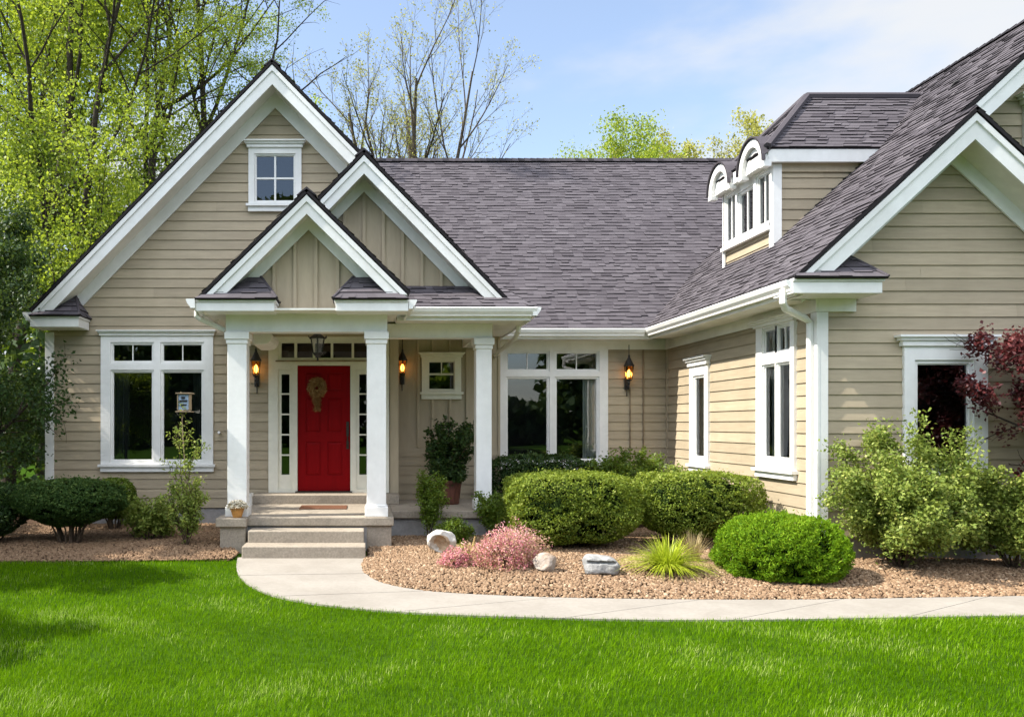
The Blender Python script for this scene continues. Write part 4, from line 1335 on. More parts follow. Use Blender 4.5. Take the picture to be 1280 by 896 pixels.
def tree(name, label, x, y, seed, cfg, L, r, mat, bark, leaf, jit, per, cat='tree', group=None, lean=(0,0), z=0.0, stems=1, spread=.0, crown='crown', wood='trunk', nb=.25, keep=None, fork=0.0, shoots=(), top=None):
    o = empty(name, (x, y, z), label, cat, group)
    rd = random.Random(seed); g = np.random.default_rng(seed)
    out, leafs = [], []
    if fork: out.append(([(x,y,-.05),(x+.05,y,fork*.5),(x,y,fork+.3)],[r*1.9,r*1.6,r*1.4],0))
    for s in range(stems):
        a = 6.283*s/stems + rd.uniform(-.4,.4)
        d = Vector((lean[0] + spread*math.cos(a), lean[1] + spread*math.sin(a), 1)).normalized()
        grow(rd, Vector((x+.25*spread*math.cos(a)*r*4, y+.25*spread*math.sin(a)*r*4, z-.05+fork)), d, L*rd.uniform(.85,1.1), r*rd.uniform(.75,1.1), 0, cfg, out, leafs)
    for (sl, sx, sy) in shoots:
        grow(rd, Vector((x,y,z)), Vector((sx,sy,1)).normalized(), sl, r*.8, 0, cfg, out, leafs)
    if top:
        k = (top-.3)/max(q[2] for q in leafs)
        f_ = lambda q: (x+(q[0]-x)*k, y+(q[1]-y)*k, q[2]*k)
        out = [([f_(q) for q in pts], rad, lev) for pts, rad, lev in out]; leafs = [f_(q) for q in leafs]
    if keep is not None:
        leafs = [q for q in leafs if keep(q)]
    tubes_obj(wood, out, bark, o)
    P = np.repeat(np.array(leafs), per, axis=0)
    P = P + g.normal(size=P.shape)*jit
    if keep is not None: P = np.array([q for q in P if keep(q)])
    # leaves clumped: each twig has its own tone
    tone = np.repeat(np.clip(g.normal(.45,.2,len(P)//per+1),0,1), per)[:len(P)]
    rr_ = np.clip(tone + g.normal(0,.12,len(P)),0,1)
    leaf_obj(crown, P, leaf[0], leaf[1], g, mat, o, N=np.tile([0,0,1.],(len(P),1)), nb=nb, rnd=rr_)
    return o

# ------------------------------------------------------------------ clipped shrubs
def mound(name, label, c, size, seed, mat, n, leaf, power=2.6, bumps=.05, cat='shrub', group=None, z0=.18, stems=9, flat=.0, tone_up=.35, base_cut=.25, feather=False):
    """clipped bush: many small leaves through the outer shell of a rounded body"""
    x, y = c; zg = gz(x, y) - .01 if y < 15 else 0
    o = empty(name, (x, y, zg), label, cat, group)
    g = np.random.default_rng(seed)
    a, b, h = size[0]/2, size[1]/2, (size[2]-z0)/2
    zc = zg + z0 + h
    u = unit(g.normal(size=(n,3)))
    pw = power
    rad = (np.abs(u[:,0])**pw + np.abs(u[:,1])**pw + np.abs(u[:,2])**pw)**(-1/pw)
    ph_ = g.uniform(0,6.28,(7,)); fr = g.uniform(3,9,(7,3))*np.where(g.random((7,3))<.5,-1,1)
    bum = sum(np.sin(u@f+p) for f,p in zip(fr,ph_))/7
    fine = sum(np.sin(u@(f*3.3)+p*2) for f,p in zip(fr,ph_))/7
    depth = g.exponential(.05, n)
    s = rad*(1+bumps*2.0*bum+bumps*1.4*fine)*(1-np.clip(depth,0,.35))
    nrm = unit(u*np.abs(u)**(pw-2)/np.array([a,b,h]))
    P = u*s[:,None]*np.array([a,b,h]) + np.array([x,y,zc])
    # taper under towards the stems
    lowf = np.clip((zc - P[:,2])/h, 0, 1)
    P[:,0] = x + (P[:,0]-x)*(1-base_cut*lowf**2); P[:,1] = y + (P[:,1]-y)*(1-base_cut*lowf**2)
    stray = g.random(n) < .035
    P[stray] += (nrm[stray]*.7+np.array([0,0,.5]))*g.uniform(.005,.06,(stray.sum(),1))
    hollow = (bum + .9*fine < -.30) & (g.random(n) < .85)
    P, nrm, bum, depth = P[~hollow], nrm[~hollow], bum[~hollow], depth[~hollow]; n = len(P)
    P[:,2] = np.maximum(P[:,2], zg+.03)
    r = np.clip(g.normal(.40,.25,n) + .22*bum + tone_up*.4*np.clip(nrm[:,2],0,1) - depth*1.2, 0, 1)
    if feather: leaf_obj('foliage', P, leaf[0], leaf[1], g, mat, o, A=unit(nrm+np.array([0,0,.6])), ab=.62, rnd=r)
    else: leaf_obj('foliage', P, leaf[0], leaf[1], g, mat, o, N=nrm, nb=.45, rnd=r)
    # twiggy core that closes the view through the bush
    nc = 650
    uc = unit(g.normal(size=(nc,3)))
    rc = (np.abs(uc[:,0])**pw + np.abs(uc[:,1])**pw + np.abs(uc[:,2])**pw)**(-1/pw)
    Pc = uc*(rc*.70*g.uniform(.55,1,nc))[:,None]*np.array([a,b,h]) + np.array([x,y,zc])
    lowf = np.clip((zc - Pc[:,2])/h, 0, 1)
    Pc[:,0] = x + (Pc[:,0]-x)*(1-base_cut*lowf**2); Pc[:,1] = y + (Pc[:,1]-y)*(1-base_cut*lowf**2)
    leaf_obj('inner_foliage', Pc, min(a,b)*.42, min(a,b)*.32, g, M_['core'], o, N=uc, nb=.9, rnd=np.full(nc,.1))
    br = []
    rd = random.Random(seed)
    for k in range(stems):
        t = 6.283*k/stems + rd.uniform(-.3,.3)
        q = rd.uniform(.25,.75)
        x0, y0 = x + a*.16*math.cos(t), y + b*.16*math.sin(t)
        x1, y1 = x + a*q*math.cos(t), y + b*q*math.sin(t)
        br.append(([(x0,y0,zg-.03),(x0*.6+x1*.4+rd.uniform(-.02,.02),y0*.6+y1*.4,zg+z0*.8),(x1,y1,zg+z0+h*.5)],[.018,.013,.007],2))
    tubes_obj('stem', br, M_['stem'], o)
    return o

HG = 'clipped shrubs in the beds'
mound('clipped_shrub', 'broad clipped boxwood with sunlit flat top, its front above the fieldstones in the bark bed', (2.73, 10.60), (1.64, 1.28, .99), 5, M_['leaf_box'], 40000, (.034,.022), 5, .05, group=HG, base_cut=.20, z0=.10)
mound('clipped_shrub', 'clipped flat topped boxwood against the sunlit side wall, under the narrow side window', (4.48, 10.80), (1.54, 1.2, .98), 6, M_['leaf_box'], 34000, (.034,.022), 5, .05, group=HG, base_cut=.22, z0=.16)
mound('clipped_shrub', 'low bright green domed bush beside the path, round and close to the ground', (4.54, 8.72), (1.27, 1.22, .66), 7, M_['leaf_bright'], 56000, (.040,.012), 2.4, .065, group=HG, z0=-.14, stems=5, base_cut=.0, feather=True)
mound('clipped_shrub', 'dark low hedge under the wide middle window, behind the right porch column', (2.85, 13.1), (1.75, .9, 1.14), 8, M_['leaf_dark'], 20000, (.045,.028), 3.2, .04, group=HG)
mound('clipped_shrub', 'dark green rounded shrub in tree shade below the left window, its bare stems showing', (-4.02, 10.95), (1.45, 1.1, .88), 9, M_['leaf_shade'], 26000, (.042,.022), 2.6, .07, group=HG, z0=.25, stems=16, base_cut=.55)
mound('clipped_shrub', 'dark shrub cut off by the left edge of the photo, beside the shaded bed', (-5.15, 10.9), (1.1, 1.0, .84), 10, M_['leaf_dark'], 16000, (.042,.022), 2.6, .07, group=HG, z0=.1, stems=8)
mound('clipped_shrub', 'small round boxwood tucked against the foundation right of the shaded dark shrub', (-3.84, 12.3), (.66, .6, .80), 11, M_['leaf_mid'], 9000, (.034,.022), 2.4, .05, group=HG)

# ------------------------------------------------------------------ loose shrubs
def cfgs(n0, ang, ratio, lv, leafn, wob=.10, up=.06, seg=5):
    c = []
    for k in range(lv):
        c.append(dict(n=n0[k] if k < len(n0) else 0, ang=ang, ratio=ratio[k] if k < len(ratio) else .5, wob=wob*(1+.2*k), up=up, start=.25, rr=.6, seg=seg, end=.35, leaf=leafn[k] if k < len(leafn) else 0, l0=.15))
    return c
SG = 'loose leafy shrubs'
c3 = cfgs([7,5], (25,55), [.48,.50], 3, [2,7,7], .12, .05)
def shrub(label, x, y, seed, cfg, L, r, mat, leaf, jit, per, stems, spread, name='leafy_shrub', cat='shrub', lean=(0,0), group=SG, keep=None, nb=.35, shoots=()):
    return tree(name, label, x, y, seed, cfg, L, r, mat, M_['stem'], leaf, jit, per, cat, group, lean, gz(x,y)-.01, stems, spread, 'foliage', 'stem', nb, keep, 0.0, shoots)
shrub('tall loose shrub with pale green leaves in front of the right wing window', 6.05, 9.02, 31, c3, .98, .014, M_['leaf_light'], (.044,.029), .05, 11, 17, .55, keep=lambda q: q[1] < 9.50, shoots=[(1.22,-.12,0),(1.28,.12,0),(1.2,.24,.02),(1.25,-.30,0)])
shrub('loose green shrub with thin dark stems at the far right below the red tree', 7.30, 9.0, 32, c3, .90, .013, M_['leaf_light'], (.044,.029), .045, 9, 11, .55, keep=lambda q: q[1] < 9.50)
shrub('bushy mid green shrub under the lit lantern by the middle window', 4.10, 12.95, 33, c3, 1.0, .014, M_['leaf_mid'], (.055,.034), .05, 6, 10, .40, keep=lambda q: q[1] < 14.2)
shrub('small yellow green shrub in the inner corner, behind the flat topped boxwood', 4.58, 12.75, 34, c3, .82, .012, M_['leaf_light'], (.05,.03), .045, 6, 8, .40, keep=lambda q: q[0] < 5.36)
shrub('small dark leafy shrub at the foot of the right porch column', 1.93, 11.33, 35, c3, .52, .010, M_['leaf_mid'], (.042,.026), .035, 5, 7, .45, keep=lambda q: q[1] < 11.52)
shrub('slender upright dark shrub standing against the porch slab', .90, 11.25, 36, cfgs([8,4],(18,40),[.32,.5],3,[3,6,6],.08,.12), .78, .009, M_['leaf_mid'], (.038,.022), .035, 6, 5, .13, keep=lambda q: q[1] < 11.50)
shrub('sparse low yellow green shrub left of the tall leggy plant', -3.05, 11.3, 37, c3, .52, .009, M_['leaf_light'], (.052,.03), .04, 3, 6, .55)
shrub('low weedy green plant behind the white hollow boulder', 1.22, 10.75, 38, c3, .30, .006, M_['leaf_mid'], (.036,.015), .03, 4, 6, .5)
cl = cfgs([6,3],(30,60),[.30,.5],3,[5,7,6],.10,.10)
shrub('tall leggy plant with sparse sunlit leaves in front of the left window', -2.37, 10.72, 39, cl, .78, .009, M_['leaf_light'], (.055,.024), .03, 2, 9, .34, shoots=[(1.65,-.03,0),(1.4,.03,.02),(1.05,.30,0)])
# two long shoots of the leggy plant with the bird feeder on the longest
o = empty('bird_feeder', (-2.40, 10.74, gz(-2.4,10.74)), 'small wooden bird feeder with pale blue side on a thin leaning pole', 'bird feeder')
m = MB()
px_, pz_ = S(226,10.75), H(508,10.75)
m.tube([(-2.36,10.74,0),(-2.38,10.745,.8),(px_+.03,10.75,1.5),(px_,10.75,pz_+.20)], [.010,.009,.008,.007], 6)
m.build('pole', M_['wood'], o)
m = MB()
xa_, xb_ = S(224,10.75), S(237,10.75)
for (a,b,c,d) in ((xa_-.012,xa_,pz_-.05,pz_+.165),(xb_,xb_+.016,pz_-.05,pz_+.165),(xa_,xb_,pz_-.062,pz_-.047)):
    m.box(a,b,10.68,10.81,c,d)
m.box(xa_-.03, xb_+.05, 10.66, 10.83, pz_+.166, pz_+.182)
m.box(xa_-.03, xb_+.04, 10.65, 10.84, pz_-.078, pz_-.063)
m.build('feeder_frame', M_['wood'], o, bevel=.003)
m = MB(); m.box(xa_+.001, xb_-.001, 10.70, 10.79, pz_-.046, pz_+.155); m.build('feeder_box', M_['blue_white'], o)
m = MB(); m.box(xa_+.02, xb_-.03, 10.690, 10.699, pz_+.01, pz_+.03); m.box(xa_+.015, xb_-.02, 10.690, 10.699, pz_+.06, pz_+.085); m.box(xa_+.04, xb_-.05, 10.690, 10.699, pz_+.10, pz_+.13); m.build('feeder_slot', M_['black'], o)

# potted plant on the porch
xp_, yp_ = S(560,12.62), 12.62
o = empty('potted_plant', (xp_, yp_, .46), 'dark leafy plant in a tall ribbed brown pot on the porch under the small window', 'potted plant')
m = MB()
n = 40
prof = [(.165,.0),(.175,.02),(.205,.30),(.225,.345),(.228,.375),(.205,.378),(.198,.34),(.02,.335)]
rings = []
for r_, z_ in prof:
    rings.append([m.pt((xp_+(r_*(1+(.022 if (k%4<2 and z_<.33) else 0)))*math.cos(6.283*k/n), yp_+(r_*(1+(.022 if (k%4<2 and z_<.33) else 0)))*math.sin(6.283*k/n), .458+z_)) for k in range(n)])
for a in range(len(rings)-1):
    for k in range(n): m.f.append([rings[a][k],rings[a][(k+1)%n],rings[a+1][(k+1)%n],rings[a+1][k]]); m.r.append(.5)
m.f.append(rings[-1]); m.r.append(.5)
m.build('pot', M_['pot_red'], o)
rd = random.Random(77); g = np.random.default_rng(77)
out, leafs = [], []
for s in range(9):
    a = 6.283*s/9
    grow(rd, Vector((xp_,yp_,.79)), Vector((.42*math.cos(a),.42*math.sin(a),1)).normalized(),   .70*rd.uniform(.7,1.3), .009, 0, cfgs([6,4],(25,60),[.42,.5],3,[3,6,6],.13,.03), out, leafs)
for s in range(12):
    a = 6.283*s/12 + .2
    grow(rd, Vector((xp_,yp_,.79)), Vector((.95*math.cos(a),.95*math.sin(a),1.25)).normalized(), .34*rd.uniform(.8,1.2), .006, 0, cfgs([5,4],(25,60),[.5,.5],3,[3,6,6],.13,.0), out, leafs)
leafs = [q for q in leafs if q[1] < 13.3]
tubes_obj('stem', out, M_['stem'], o)
P = np.repeat(np.array(leafs), 3, axis=0); P += g.normal(size=P.shape)*.03
leaf_obj('foliage', P, .062, .036, g, M_['leaf_dark'], o, N=np.tile([0,0,1.],(len(P),1)), nb=.35)

# clay pot with dry white blossoms on the left pier
xq, yq_ = S(296,10.62), 10.66
o = empty('flower_pot', (xq, yq_, .468), 'small orange clay pot of dry white blossoms on the left porch pier', 'flower pot')
m = MB(); m.lathe([(.055,.0),(.06,.01),(.088,.10),(.10,.125),(.10,.145),(.085,.146),(.08,.12),(.01,.118)], (xq,yq_,.470), 20); m.build('pot', M_['pot_clay'], o, smooth=False)
g = np.random.default_rng(5)
u = unit(g.normal(size=(900,3))); u[:,2] = np.abs(u[:,2])*.9
P = u*(.135*g.uniform(.5,1,900))[:,None]*np.array([1.05,1,.85]) + np.array([xq,yq_,.60])
leaf_obj('blossom', P, .034, .022, g, M_['flower_white'], o, N=u, nb=.3)
P = u[:160]*(.13*g.uniform(.5,1,160))[:,None] + np.array([xq,yq_,.58]); leaf_obj('foliage', P, .05, .012, g, M_['leaf_tan'], o, N=u[:160], nb=.2)

# wreath on the door
o = empty('door_wreath', (S(396,13), 12.94, H(490,13)), 'dried straw wreath with a hanging tail on the red front door', 'wreath')
g = np.random.default_rng(12)
n = 2600; t = g.uniform(0,6.283,n)
cx, cz = S(396.5,13), H(485,13)
rr1 = .098 + .024*g.normal(size=n)
P = np.stack([cx+rr1*np.cos(t), 12.945-np.abs(g.normal(0,.028,n)), cz+rr1*1.12*np.sin(t)],1)
A = np.stack([-np.sin(t)+.8*np.cos(t), g.normal(0,.2,n), np.cos(t)+.8*np.sin(t)],1)
leaf_obj('straw_ring', P, .070, .013, g, M_['wreath'], o, A=unit(A), ab=.55, rnd=np.clip(g.normal(.6,.25,n),0,1))
n = 420
P = np.stack([cx+.0+g.normal(0,.03,n), 12.95-np.abs(g.normal(0,.015,n)), cz-.12-g.uniform(0,.25,n)],1)
leaf_obj('straw_tail', P, .09, .010, g, M_['wreath'], o, A=np.tile([0.05,0,1.],(n,1)), ab=.7)

# door mat
o = MB(); a = S(374,12.3)
m = MB(); m.box(S(376,12.1), S(434,12.1), 11.75, 12.25, .4605, .474)
tag(m.build('door_mat', M_['mat'], None, bevel=.004), 'brown coir door mat on the porch floor below the red door', 'door mat')

# ------------------------------------------------------------------ grasses and flowers
def blades(label, x, y, n, Lr, w, spread, mat, seed, name='ornamental_grass', cat='grass clump', arch=.9, group=None, base=.07):
    z = gz(x,y)
    o = empty(name, (x,y,z), label, cat, group)
    g = np.random.default_rng(seed)
    az = g.uniform(0,6.283,n); L = g.uniform(*Lr,n); out_ = g.uniform(.05,1,n)**.7*spread
    k = 6; t = np.linspace(0,1,k)
    rx = base*np.sqrt(g.random(n))
    dirx, diry = np.cos(az), np.sin(az)
    hor = out_[:,None]*L[:,None]*(t**1.35)[None]
    ver = L[:,None]*(t[None]*(1-.25*out_[:,None]) - arch*.55*out_[:,None]*(t**2.3)[None])
    X = x + dirx[:,None]*(rx[:,None]+hor); Y = y + diry[:,None]*(rx[:,None]+hor); Z = z-.01+ver
    ww = w*(1-t**2.2)[None]*.5*g.uniform(.7,1.2,n)[:,None] + .0004
    tx, ty = -diry[:,None], dirx[:,None]
    Lf = np.stack([X-tx*ww, Y-ty*ww, Z],-1); Rt = np.stack([X+tx*ww, Y+ty*ww, Z],-1)
    V = np.stack([Lf,Rt],2).reshape(-1,3)
    b = np.arange(n)[:,None]*(2*k)+np.arange(k-1)[None]*2
    Fc = np.stack([b,b+1,b+3,b+2],-1).reshape(-1,4)
    r = np.repeat(np.clip(g.normal(.5,.25,n),0,1), k-1)
    np_mesh('blades', V, Fc, mat, o, rnd=r)
    return o
GG = 'grass clumps in the bark bed'
blades('bright lime green fountain grass clump in the bark bed', 3.33, 8.78, 720, (.32,.55), .013, 1.25, M_['leaf_lime'], 3, arch=.95, group=GG, base=.09)
blades('dry tan grass tuft behind the lime green fountain grass', 3.88, 9.45, 200, (.28,.44), .006, .55, M_['leaf_tan'], 4, arch=.5, group=GG)
blades('small yellow green grass tuft beside the white hollow boulder', 1.20, 9.5, 190, (.20,.32), .008, .85, M_['leaf_lime'], 6, arch=.8, group=GG)

def flowers(label, x, y, lumps, seed, n, mats=('petal','petal_tan')):
    o = empty('flowering_groundcover', (x,y,gz(x,y)), label, 'flowers', 'pink flowering clumps')
    g = np.random.default_rng(seed)
    for idx, key in enumerate(mats):
        PP, NN, RR = [], [], []
        for (dx,dy,a,b,h,wt,pk) in lumps:
            k = int(n*wt*(pk if idx == 0 else 1-pk))
            if k < 5: continue
            u = unit(g.normal(size=(k,3))); u[:,2] = np.abs(u[:,2])
            bum = np.sin(u[:,0]*7+seed)*np.sin(u[:,1]*6+1)*.12
            s = (1+1.6*bum)*g.uniform(.66,1.12,k)
            zz = gz(x+dx,y+dy)
            PP.append(u*s[:,None]*np.array([a,b,h])+np.array([x+dx,y+dy,zz+.02])); NN.append(u)
            RR.append(np.clip(g.normal(.52,.2,k) + .35*(u[:,2]-.45),0,1))
        if PP:
            leaf_obj('blossom' if idx == 0 else 'foliage', np.concatenate(PP), .024 if idx == 0 else .034, .015 if idx == 0 else .014, g, M_[key], o, N=np.concatenate(NN), nb=.3, rnd=np.concatenate(RR))
    br = []
    rd = random.Random(seed)
    for (dx,dy,a,b,h,wt,pk) in lumps:
        zz = gz(x+dx,y+dy)
        for k in range(26):
            t = rd.uniform(0,6.283); q = rd.uniform(.2,.85)
            br.append(([(x+dx,y+dy,zz-.01),(x+dx+a*q*.6*math.cos(t),y+dy+b*q*.6*math.sin(t),zz+h*.5),(x+dx+a*q*math.cos(t),y+dy+b*q*math.sin(t),zz+h*math.sqrt(max(0.05,1-q*q))*.92)],[.003,.0025,.002],5))
    tubes_obj('stem', br, M_['stem'], o)
    return o
flowers('wide mound of pink blossoms fading to tan, in front of the broad boxwood', 1.62, 8.98, [(-.06,-.02,.29,.27,.40,.50,.66),(.13,.16,.28,.24,.43,.32,.55),(.20,.48,.36,.26,.32,.36,.15),(-.22,.16,.20,.20,.26,.18,.35)], 21, 7500)
flowers('small low clump of pink blossoms left of the wide pink mound', 1.03, 9.10, [(0,0,.17,.15,.19,.6,.85),(.15,.20,.15,.14,.22,.35,.25)], 22, 2600)
m = MB()
o = empty('dead_stalk', (1.35, 9.85, gz(1.35,9.85)), 'pale dry stalks standing among the plants behind the pink flowers', 'dry stalk')
m = MB()
m.tube([(1.30,9.85,.05),(1.34,9.85,.20),(1.37,9.86,.33)], [.016,.018,.009], 6); m.tube([(1.36,9.87,.05),(1.41,9.87,.18),(1.46,9.88,.28)], [.010,.010,.005], 6)
m.build('stalk', M_['straw'], o)

# ------------------------------------------------------------------ rocks
def rock(label, x, y, size, seed, mat, rot=0, boxy=0, sharp=.22, name='boulder', carve=None, sink=.08, parts=None):
    g = np.random.default_rng(seed)
    import bmesh
    bm = bmesh.new(); bmesh.ops.create_icosphere(bm, subdivisions=5, radius=1.0)
    pl = unit(g.normal(size=(13,3))); off = g.uniform(.62,.95,13)
    fr = g.normal(size=(10,3))*3.2; ph2 = g.uniform(0,6.28,10)
    z = gz(x,y)
    cr, sr = math.cos(rot), math.sin(rot)
    for v in bm.verts:
        p = np.array(v.co); 
        dd = p@pl.T
        k = np.where(dd > 1e-3, off/np.maximum(dd,1e-3), 9).min()
        s = min(1.0, k*1.02)
        p = p*(s if not boxy else (np.abs(p)**boxy).sum()**(-1/boxy)*.9*(.5+.5*s)*(1-.22*max(0,p[2])*(p[0]>-2)))*(1+.035*np.sin(fr@p+ph2).sum()/2.4 + .012*np.sin(fr@p*4).sum()/3)
        if carve is not None: p = carve(p)
        q = p*np.array(size)*.5
        v.co = (x+q[0]*cr-q[1]*sr, y+q[0]*sr+q[1]*cr, z+size[2]*(.5-sink)+q[2])
    me = bpy.data.meshes.new(name); bm.to_mesh(me); bm.free()
    me.polygons.foreach_set('use_smooth',[True]*len(me.polygons))
    me.materials.append(mat)
    ob = bpy.data.objects.new(name, me); COL.objects.link(ob)
    tag(ob, label, 'rock', 'boulders in the bark bed')
    return ob, z
def carve_white(p):
    # a round hollow facing the lawn
    d = math.hypot((p[0]+.10)/.56, (p[2]+.12)/.60)
    if p[1] < -.1 and d < 1: p = p + np.array([0, .55*(1-d**4), 0])
    return p
wr, zr0 = rock('white boulder with a tan scooped hollow, standing beside the porch steps', S(551.5,10.1), 10.1, (.37,.30,.37), 4, M_['white_rock'], rot=-.25, carve=carve_white)
bpy.data.meshes[wr.data.name].materials.append(M_['tan_hollow'])
for p_ in wr.data.polygons:
    c = p_.center; lx, lz = (c.x - S(551.5,10.1)), c.z - (zr0+.37*.42)
    if c.y < 10.1-.0 and math.hypot((lx+.018-.02)/.100, (lz+.022)/.108) < .98 and p_.normal.y < .6: p_.material_index = 1
rock('low pale tan fieldstone right of the pink flower mound', S(681,8.85), 8.85, (.31,.26,.22), 15, M_['tan_rock'], rot=.3)
def carve_grey(p):
    if p[1] < .35 and .12 < p[2] < .34 and abs(p[0]) < .72: p = p + np.array([0,.30,0])*min(1,(0.72-abs(p[0]))*6)
    return p
rock('flat grey fieldstone with a dark slot, lying below the broad boxwood', S(750,8.75), 8.75, (.44,.30,.26), 26, M_['grey_rock'], rot=-.12, boxy=5, carve=carve_grey)

# ------------------------------------------------------------------ lawn grass
def lawn():
    g = np.random.default_rng(99)
    parts = []
    walkpoly = [tuple(p) for p in WO] + [tuple(p) for p in WI[::-1]]
    for (x0,x1,y0,y1,dn,hh,wd) in ((-4.6,6.6,3.9,5.6,8200,.046,.0034),(-6,9,5.6,7.4,5600,.045,.0038),(-7,3,7.4,10.1,3600,.045,.0046),(8.9,13,4.5,8,700,.05,.007),(-12,-6.9,4.5,10.1,700,.05,.007),(3,9.5,7.35,7.5,2500,.045,.005)):
        n = int((x1-x0)*(y1-y0)*dn)
        X,Y = g.uniform(x0,x1,n), g.uniform(y0,y1,n)
        # only what lies near the view
        k = (np.abs(X-.0) < 12)
        k &= (~inside(walkpoly,X,Y) | (edge_dist(resample(WO,50),X,Y) < g.uniform(-.02,.035,len(X)))) & ~inside(bedL,X,Y) & ~inside(bedR,X,Y) & ~((Y>9.9)&(X>-1.7))
        X,Y = X[k],Y[k]
        parts.append((X,Y,np.full(len(X),hh),np.full(len(X),wd)))
    X,Y,Hh,Wd = [np.concatenate(q) for q in zip(*parts)]
    n = len(X)
    big = np.sin(X*1.7+Y*.9)+np.sin(X*.8-Y*2.3+1)+np.sin(X*3.7+Y*2.9+2)*.7+np.sin(X*6.1-Y*5.3)*.5
    h = Hh*g.uniform(.6,1.2,n)*(1+.06*big)
    az = g.uniform(0,6.283,n); lean = np.abs(g.normal(.38,.22,n)) + .08*np.clip(big,-1,2)
    bx = .25*np.sin(X*1.3+Y*2.1); 
    dx, dy = np.cos(az)*lean+bx*.4+.10, np.sin(az)*lean-.05
    tx, ty = -np.sin(az+1.57*0), np.cos(az)
    w = Wd*g.uniform(.6,1.2,n)*.5
    B = np.stack([X,Y,np.full(n,-.004)],1); M1 = B+np.stack([dx*h*.35,dy*h*.35,h*.6],1); T = B+np.stack([dx*h,dy*h,h*(1-.12*lean)],1)
    sd = np.stack([tx*w,ty*w,np.zeros(n)],1)
    V = np.stack([B-sd,B+sd,M1+sd*.75,M1-sd*.75,T],1).reshape(-1,3)
    i = np.arange(n)*5
    q = np.stack([i,i+1,i+2,i+3],1); t = np.stack([i+3,i+2,i+4],1)
    pat = np.clip(np.sin(X*2.3+1.7*np.sin(Y*1.9))*np.sin(Y*3.1+1.3*np.sin(X*1.4+2))+.35*np.sin(X*9+Y*5)*np.sin(Y*11-X*3),-1,1)
    r = np.clip(g.normal(.43,.18,n)+.05*big+.17*pat + np.where(g.random(n)<.03+.20*np.clip(pat-.2,0,1),.5,0),0,1)
    o = np_mesh('lawn_grass', V, [q,t], M_['grass'], None, rnd=np.concatenate([r,r]))
    tag(o, 'short bright green mown grass covering the front lawn', 'grass', kind='stuff')
lawn()
# ------------------------------------------------------------------ trees
TG = 'spring trees left of the house'
def cfgT(n, ang, ratio, leafn, wob=.06, up=.05, seg=(9,7,6,5,4)):
    c = []
    for k in range(len(n)):
        c.append(dict(n=n[k], ang=ang[k], ratio=ratio[k], wob=wob*(1+.35*k), up=up[k] if hasattr(up,'__len__') else up, start=(.34,.22,.2,.15,.1)[k], rr=(.62,.6,.58,.55,.5)[k], seg=seg[k], end=(.25,.25,.3,.35,.4)[k], leaf=leafn[k], l0=.15))
    return c
cT = cfgT([9,6,4,0],[(22,48),(28,55),(30,60),(0,0)],[.52,.50,.48,0],[0,2,5,7],up=[.02,.07,.03,.0])
def big(label, x, y, seed, L, r, mat, jit=.15, per=19, leaf=(.078,.050), lean=(0,0), cfg=None, bark='bark', name='woodland_tree', group=TG, stems=1, spread=0, keep=None, fork=0, top=None):
    return tree(name, label, x, y, seed, cfg or cT, L, r, M_[mat], M_[bark], leaf, jit, per, 'tree', group, lean, 0.0, stems, spread, nb=.2, keep=keep, fork=fork, top=top)
big('dark trunked tree at the far left edge with thin yellow green leaves', S(10,20.5), 20.5, 1, 14.5, .20, 'leaf_spring', lean=(.01,0))
big('forked dark tree second from the left, limbs spreading wide below yellow green leaves', S(92,21.5), 21.5, 2, 14.0, .19, 'leaf_spring', lean=(.02,0))
big('thick trunked tree directly behind the left roof slope, crown of bright spring green', S(183,23.5), 23.5, 3, 16.0, .25, 'leaf_spring', lean=(.03,0))
big('leaning tree whose upper limbs reach over the left gable towards the sky', S(222,25.5), 25.5, 14, 16.5, .20, 'leaf_spring', lean=(.02,0), per=13, keep=lambda q: q[0] < S(365,25.5) )
big('slim background tree seen between the two nearest trunks on the left', S(50,27), 27, 5, 15, .15, 'leaf_spring', leaf=(.15,.10), jit=.28, per=12)
big('background tree with dense yellow green crown behind the thick trunk', S(140,29), 29, 6, 14, .15, 'leaf_spring', leaf=(.15,.10), jit=.3, per=12)
cU = cfgT([10,6,4,0],[(30,60),(30,60),(30,60),(0,0)],[.55,.5,.5,0],[0,3,6,7],up=[.02,.03,.02,.0])
big('low bushy sapling of lime green leaves under the trees, beside the roof edge', S(150,19), 19, 7, 6.6, .08, 'leaf_spring', cfg=cU, jit=.14, per=7, leaf=(.09,.06))
big('low leafy sapling in the understory below the forked tree', S(60,20), 20, 8, 7.2, .08, 'leaf_spring', cfg=cU, jit=.16, per=7, leaf=(.09,.06))
big('sapling at the left edge deep in the understory, mid green leaves', S(10,22), 22, 9, 7.5, .08, 'leaf_mid', cfg=cU, jit=.17, per=7, leaf=(.10,.065))
big('understory sapling of mid green leaves close behind the left roof corner', S(105,23), 23, 19, 6.5, .08, 'leaf_mid', cfg=cU, jit=.17, per=7, leaf=(.10,.065))
big('sapling of loose yellow green leaves just behind the long left roof slope', S(205,25), 25, 29, 9.0, .09, 'leaf_spring', cfg=cU, jit=.2, per=6, leaf=(.11,.07))

# dark shade tree close to the left corner of the house
cD = cfgT([12,7,5,0],[(40,80),(30,60),(30,60),(0,0)],[.50,.50,.5,0],[0,4,7,8],up=[.0,-.01,-.02,-.03])
cD[0]['start'] = .12
big('dense dark green tree at the left house corner, hiding the end of its eave', -6.2, 11.75, 41, 5.0, .11, 'leaf_dark', cfg=cD, jit=.10, per=15, leaf=(.065,.043), keep=lambda q: q[0] < -5.30 or (q[1] < 12.42 and q[0] < -4.15))
big('dense dark green tree further back in the shade left of the house', -8.0, 15.0, 42, 5.6, .12, 'leaf_dark', cfg=cD, jit=.13, per=7, leaf=(.09,.06), keep=lambda q: q[0] < -5.4)

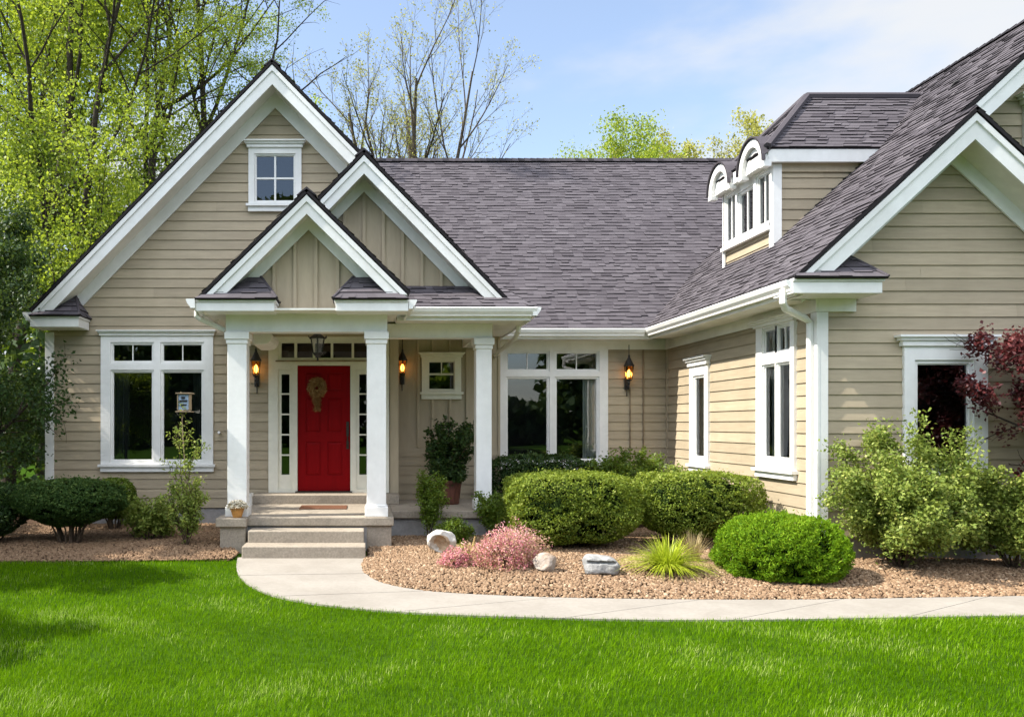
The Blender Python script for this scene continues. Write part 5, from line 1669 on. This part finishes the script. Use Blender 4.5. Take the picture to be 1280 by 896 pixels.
# behind the roof
cB = cfgT([13,8,7,5,0],[(16,36),(18,40),(20,45),(20,50),(0,0)],[.60,.50,.48,.46,0],[0,0,0,1,2],wob=.045,up=[.03,.06,.05,.04,.03])
cB2 = cfgT([7,5,5,4,0],[(14,32),(18,38),(20,45),(20,50),(0,0)],[.55,.50,.50,.5,0],[0,0,1,1,2],wob=.04,up=[.03,.05,.05,.04,.03])
cB2[0]['start'] = .12
big('tall nearly bare tree of fine upright twigs behind the roof ridge', S(516,30), 30, 55, 9.2, .15, 'leaf_yellow', cfg=cB2, jit=.10, per=1, leaf=(.085,.055), bark='bark_grey', group='trees behind the roof', stems=6, spread=.36, fork=7.0, top=18.4, name='bare_tree')
big('small bright green budding tree peeping over the roof ridge', S(772,36), 36, 52, 7.0, .12, 'leaf_spring', cfg=cU, jit=.22, per=7, leaf=(.11,.075), group='trees behind the roof', stems=6, spread=.50, fork=6.0, top=15.5)
big('thin yellowish twiggy tree peeping over the ridge left of the dormer', S(862,38), 38, 53, 5.5, .10, 'leaf_yellow', cfg=cB2, jit=.12, per=3, leaf=(.13,.09), bark='bark_grey', group='trees behind the roof', stems=7, spread=.62, fork=8.2, top=16.3)
big('pale yellow green tree in the gap between left gable and bare tree', S(415,33), 33, 54, 9.6, .13, 'leaf_spring', cfg=cT, jit=.2, per=5, leaf=(.13,.09), group='trees behind the roof', stems=2, spread=.10, top=15.0)

# red maple in front of the right wing
cM = cfgT([9,6,4,0],[(35,70),(30,60),(30,60),(0,0)],[.60,.5,.5,0],[0,4,7,8],up=[.0,.0,-.02,-.03])
big('dark red leaved maple reaching in from the right beside the wing window', 8.1, 8.85, 61, 2.55, .05, 'leaf_red', cfg=cM, jit=.07, per=34, leaf=(.052,.034), group='garden maple', name='maple_tree', keep=lambda q: q[1] < 9.45 and q[0] > 6.92 + .3*abs(q[2]-2.15))

# trees beside the lawn whose shade falls across it
cS = cfgT([10,6,4,0],[(35,70),(30,60),(30,60),(0,0)],[.50,.5,.5,0],[0,3,6,7],up=[.02,.02,.0,.0])
big('round leafy tree beside the lawn, shading its left edge nearest the viewer', -6.2, 5.45, 71, 2.6, .07, 'leaf_mid', cfg=cS, jit=.10, per=18, leaf=(.09,.06), group='trees along the lawn')
big('taller leafy tree beside the lawn, shading the grass below the left bed', -8.6, 9.0, 72, 4.4, .10, 'leaf_mid', cfg=cS, jit=.13, per=14, leaf=(.10,.065), group='trees along the lawn')

# far woods: behind the trees on the left, and across the lawn where the panes mirror them
def woods(name, label, spans, seed, mat, n, leaf, hole=-.45):
    g = np.random.default_rng(seed); PP, RR = [], []
    for (x0,x1,y0,y1,h0,h1) in spans:
        k = int(n*abs((x1-x0))/sum(abs(s[1]-s[0]) for s in spans))
        X = g.uniform(x0,x1,k); Y = g.uniform(y0,y1,k)
        top = h0+(h1-h0)*(.5+.25*np.sin(X*.45+seed)+.25*np.sin(X*1.1+2*seed))
        Z = top*g.random(k)**.75
        gap = np.sin(X*1.9+Z*1.3)*np.sin(Z*1.7+Y*.8-X)
        kk = gap > hole
        PP.append(np.stack([X,Y,Z],1)[kk]); RR.append(np.clip(.45+.3*gap[kk]+g.normal(0,.15,kk.sum()),0,1))
    P = np.concatenate(PP)
    ob = leaf_obj(name, P, leaf[0], leaf[1], g, M_[mat], None, rnd=np.concatenate(RR))
    tag(ob, label, 'woods', kind='stuff')
woods('woods', 'yellow green woodland undergrowth far behind the left side of the house', [(-36,-6.2,33,40,7.5,10.5)], 3, 'leaf_spring', 16000, (.55,.36))
woods('woods', 'dark shaded undergrowth among the trunks left of the house', [(-26,-5.6,17,25,2.2,4.6)], 5, 'leaf_dark', 16000, (.26,.17))
woods('woods', 'dark line of woods across the street, mirrored in the window panes', [(-60,7,-46,-36,8,13),(7,16,-44,-36,2.6,4.2),(16,70,-46,-36,6,12),(-11,-4,-41,-38,19.5,21.5)], 7, 'leaf_dark', 30000, (1.3,.8), -2)

woods('woods', 'sunlit green trees across the street, mirrored in the small porch window', [(3.6,7.2,-33,-30,5,9)], 9, 'leaf_mid', 2200, (.7,.45), -2)
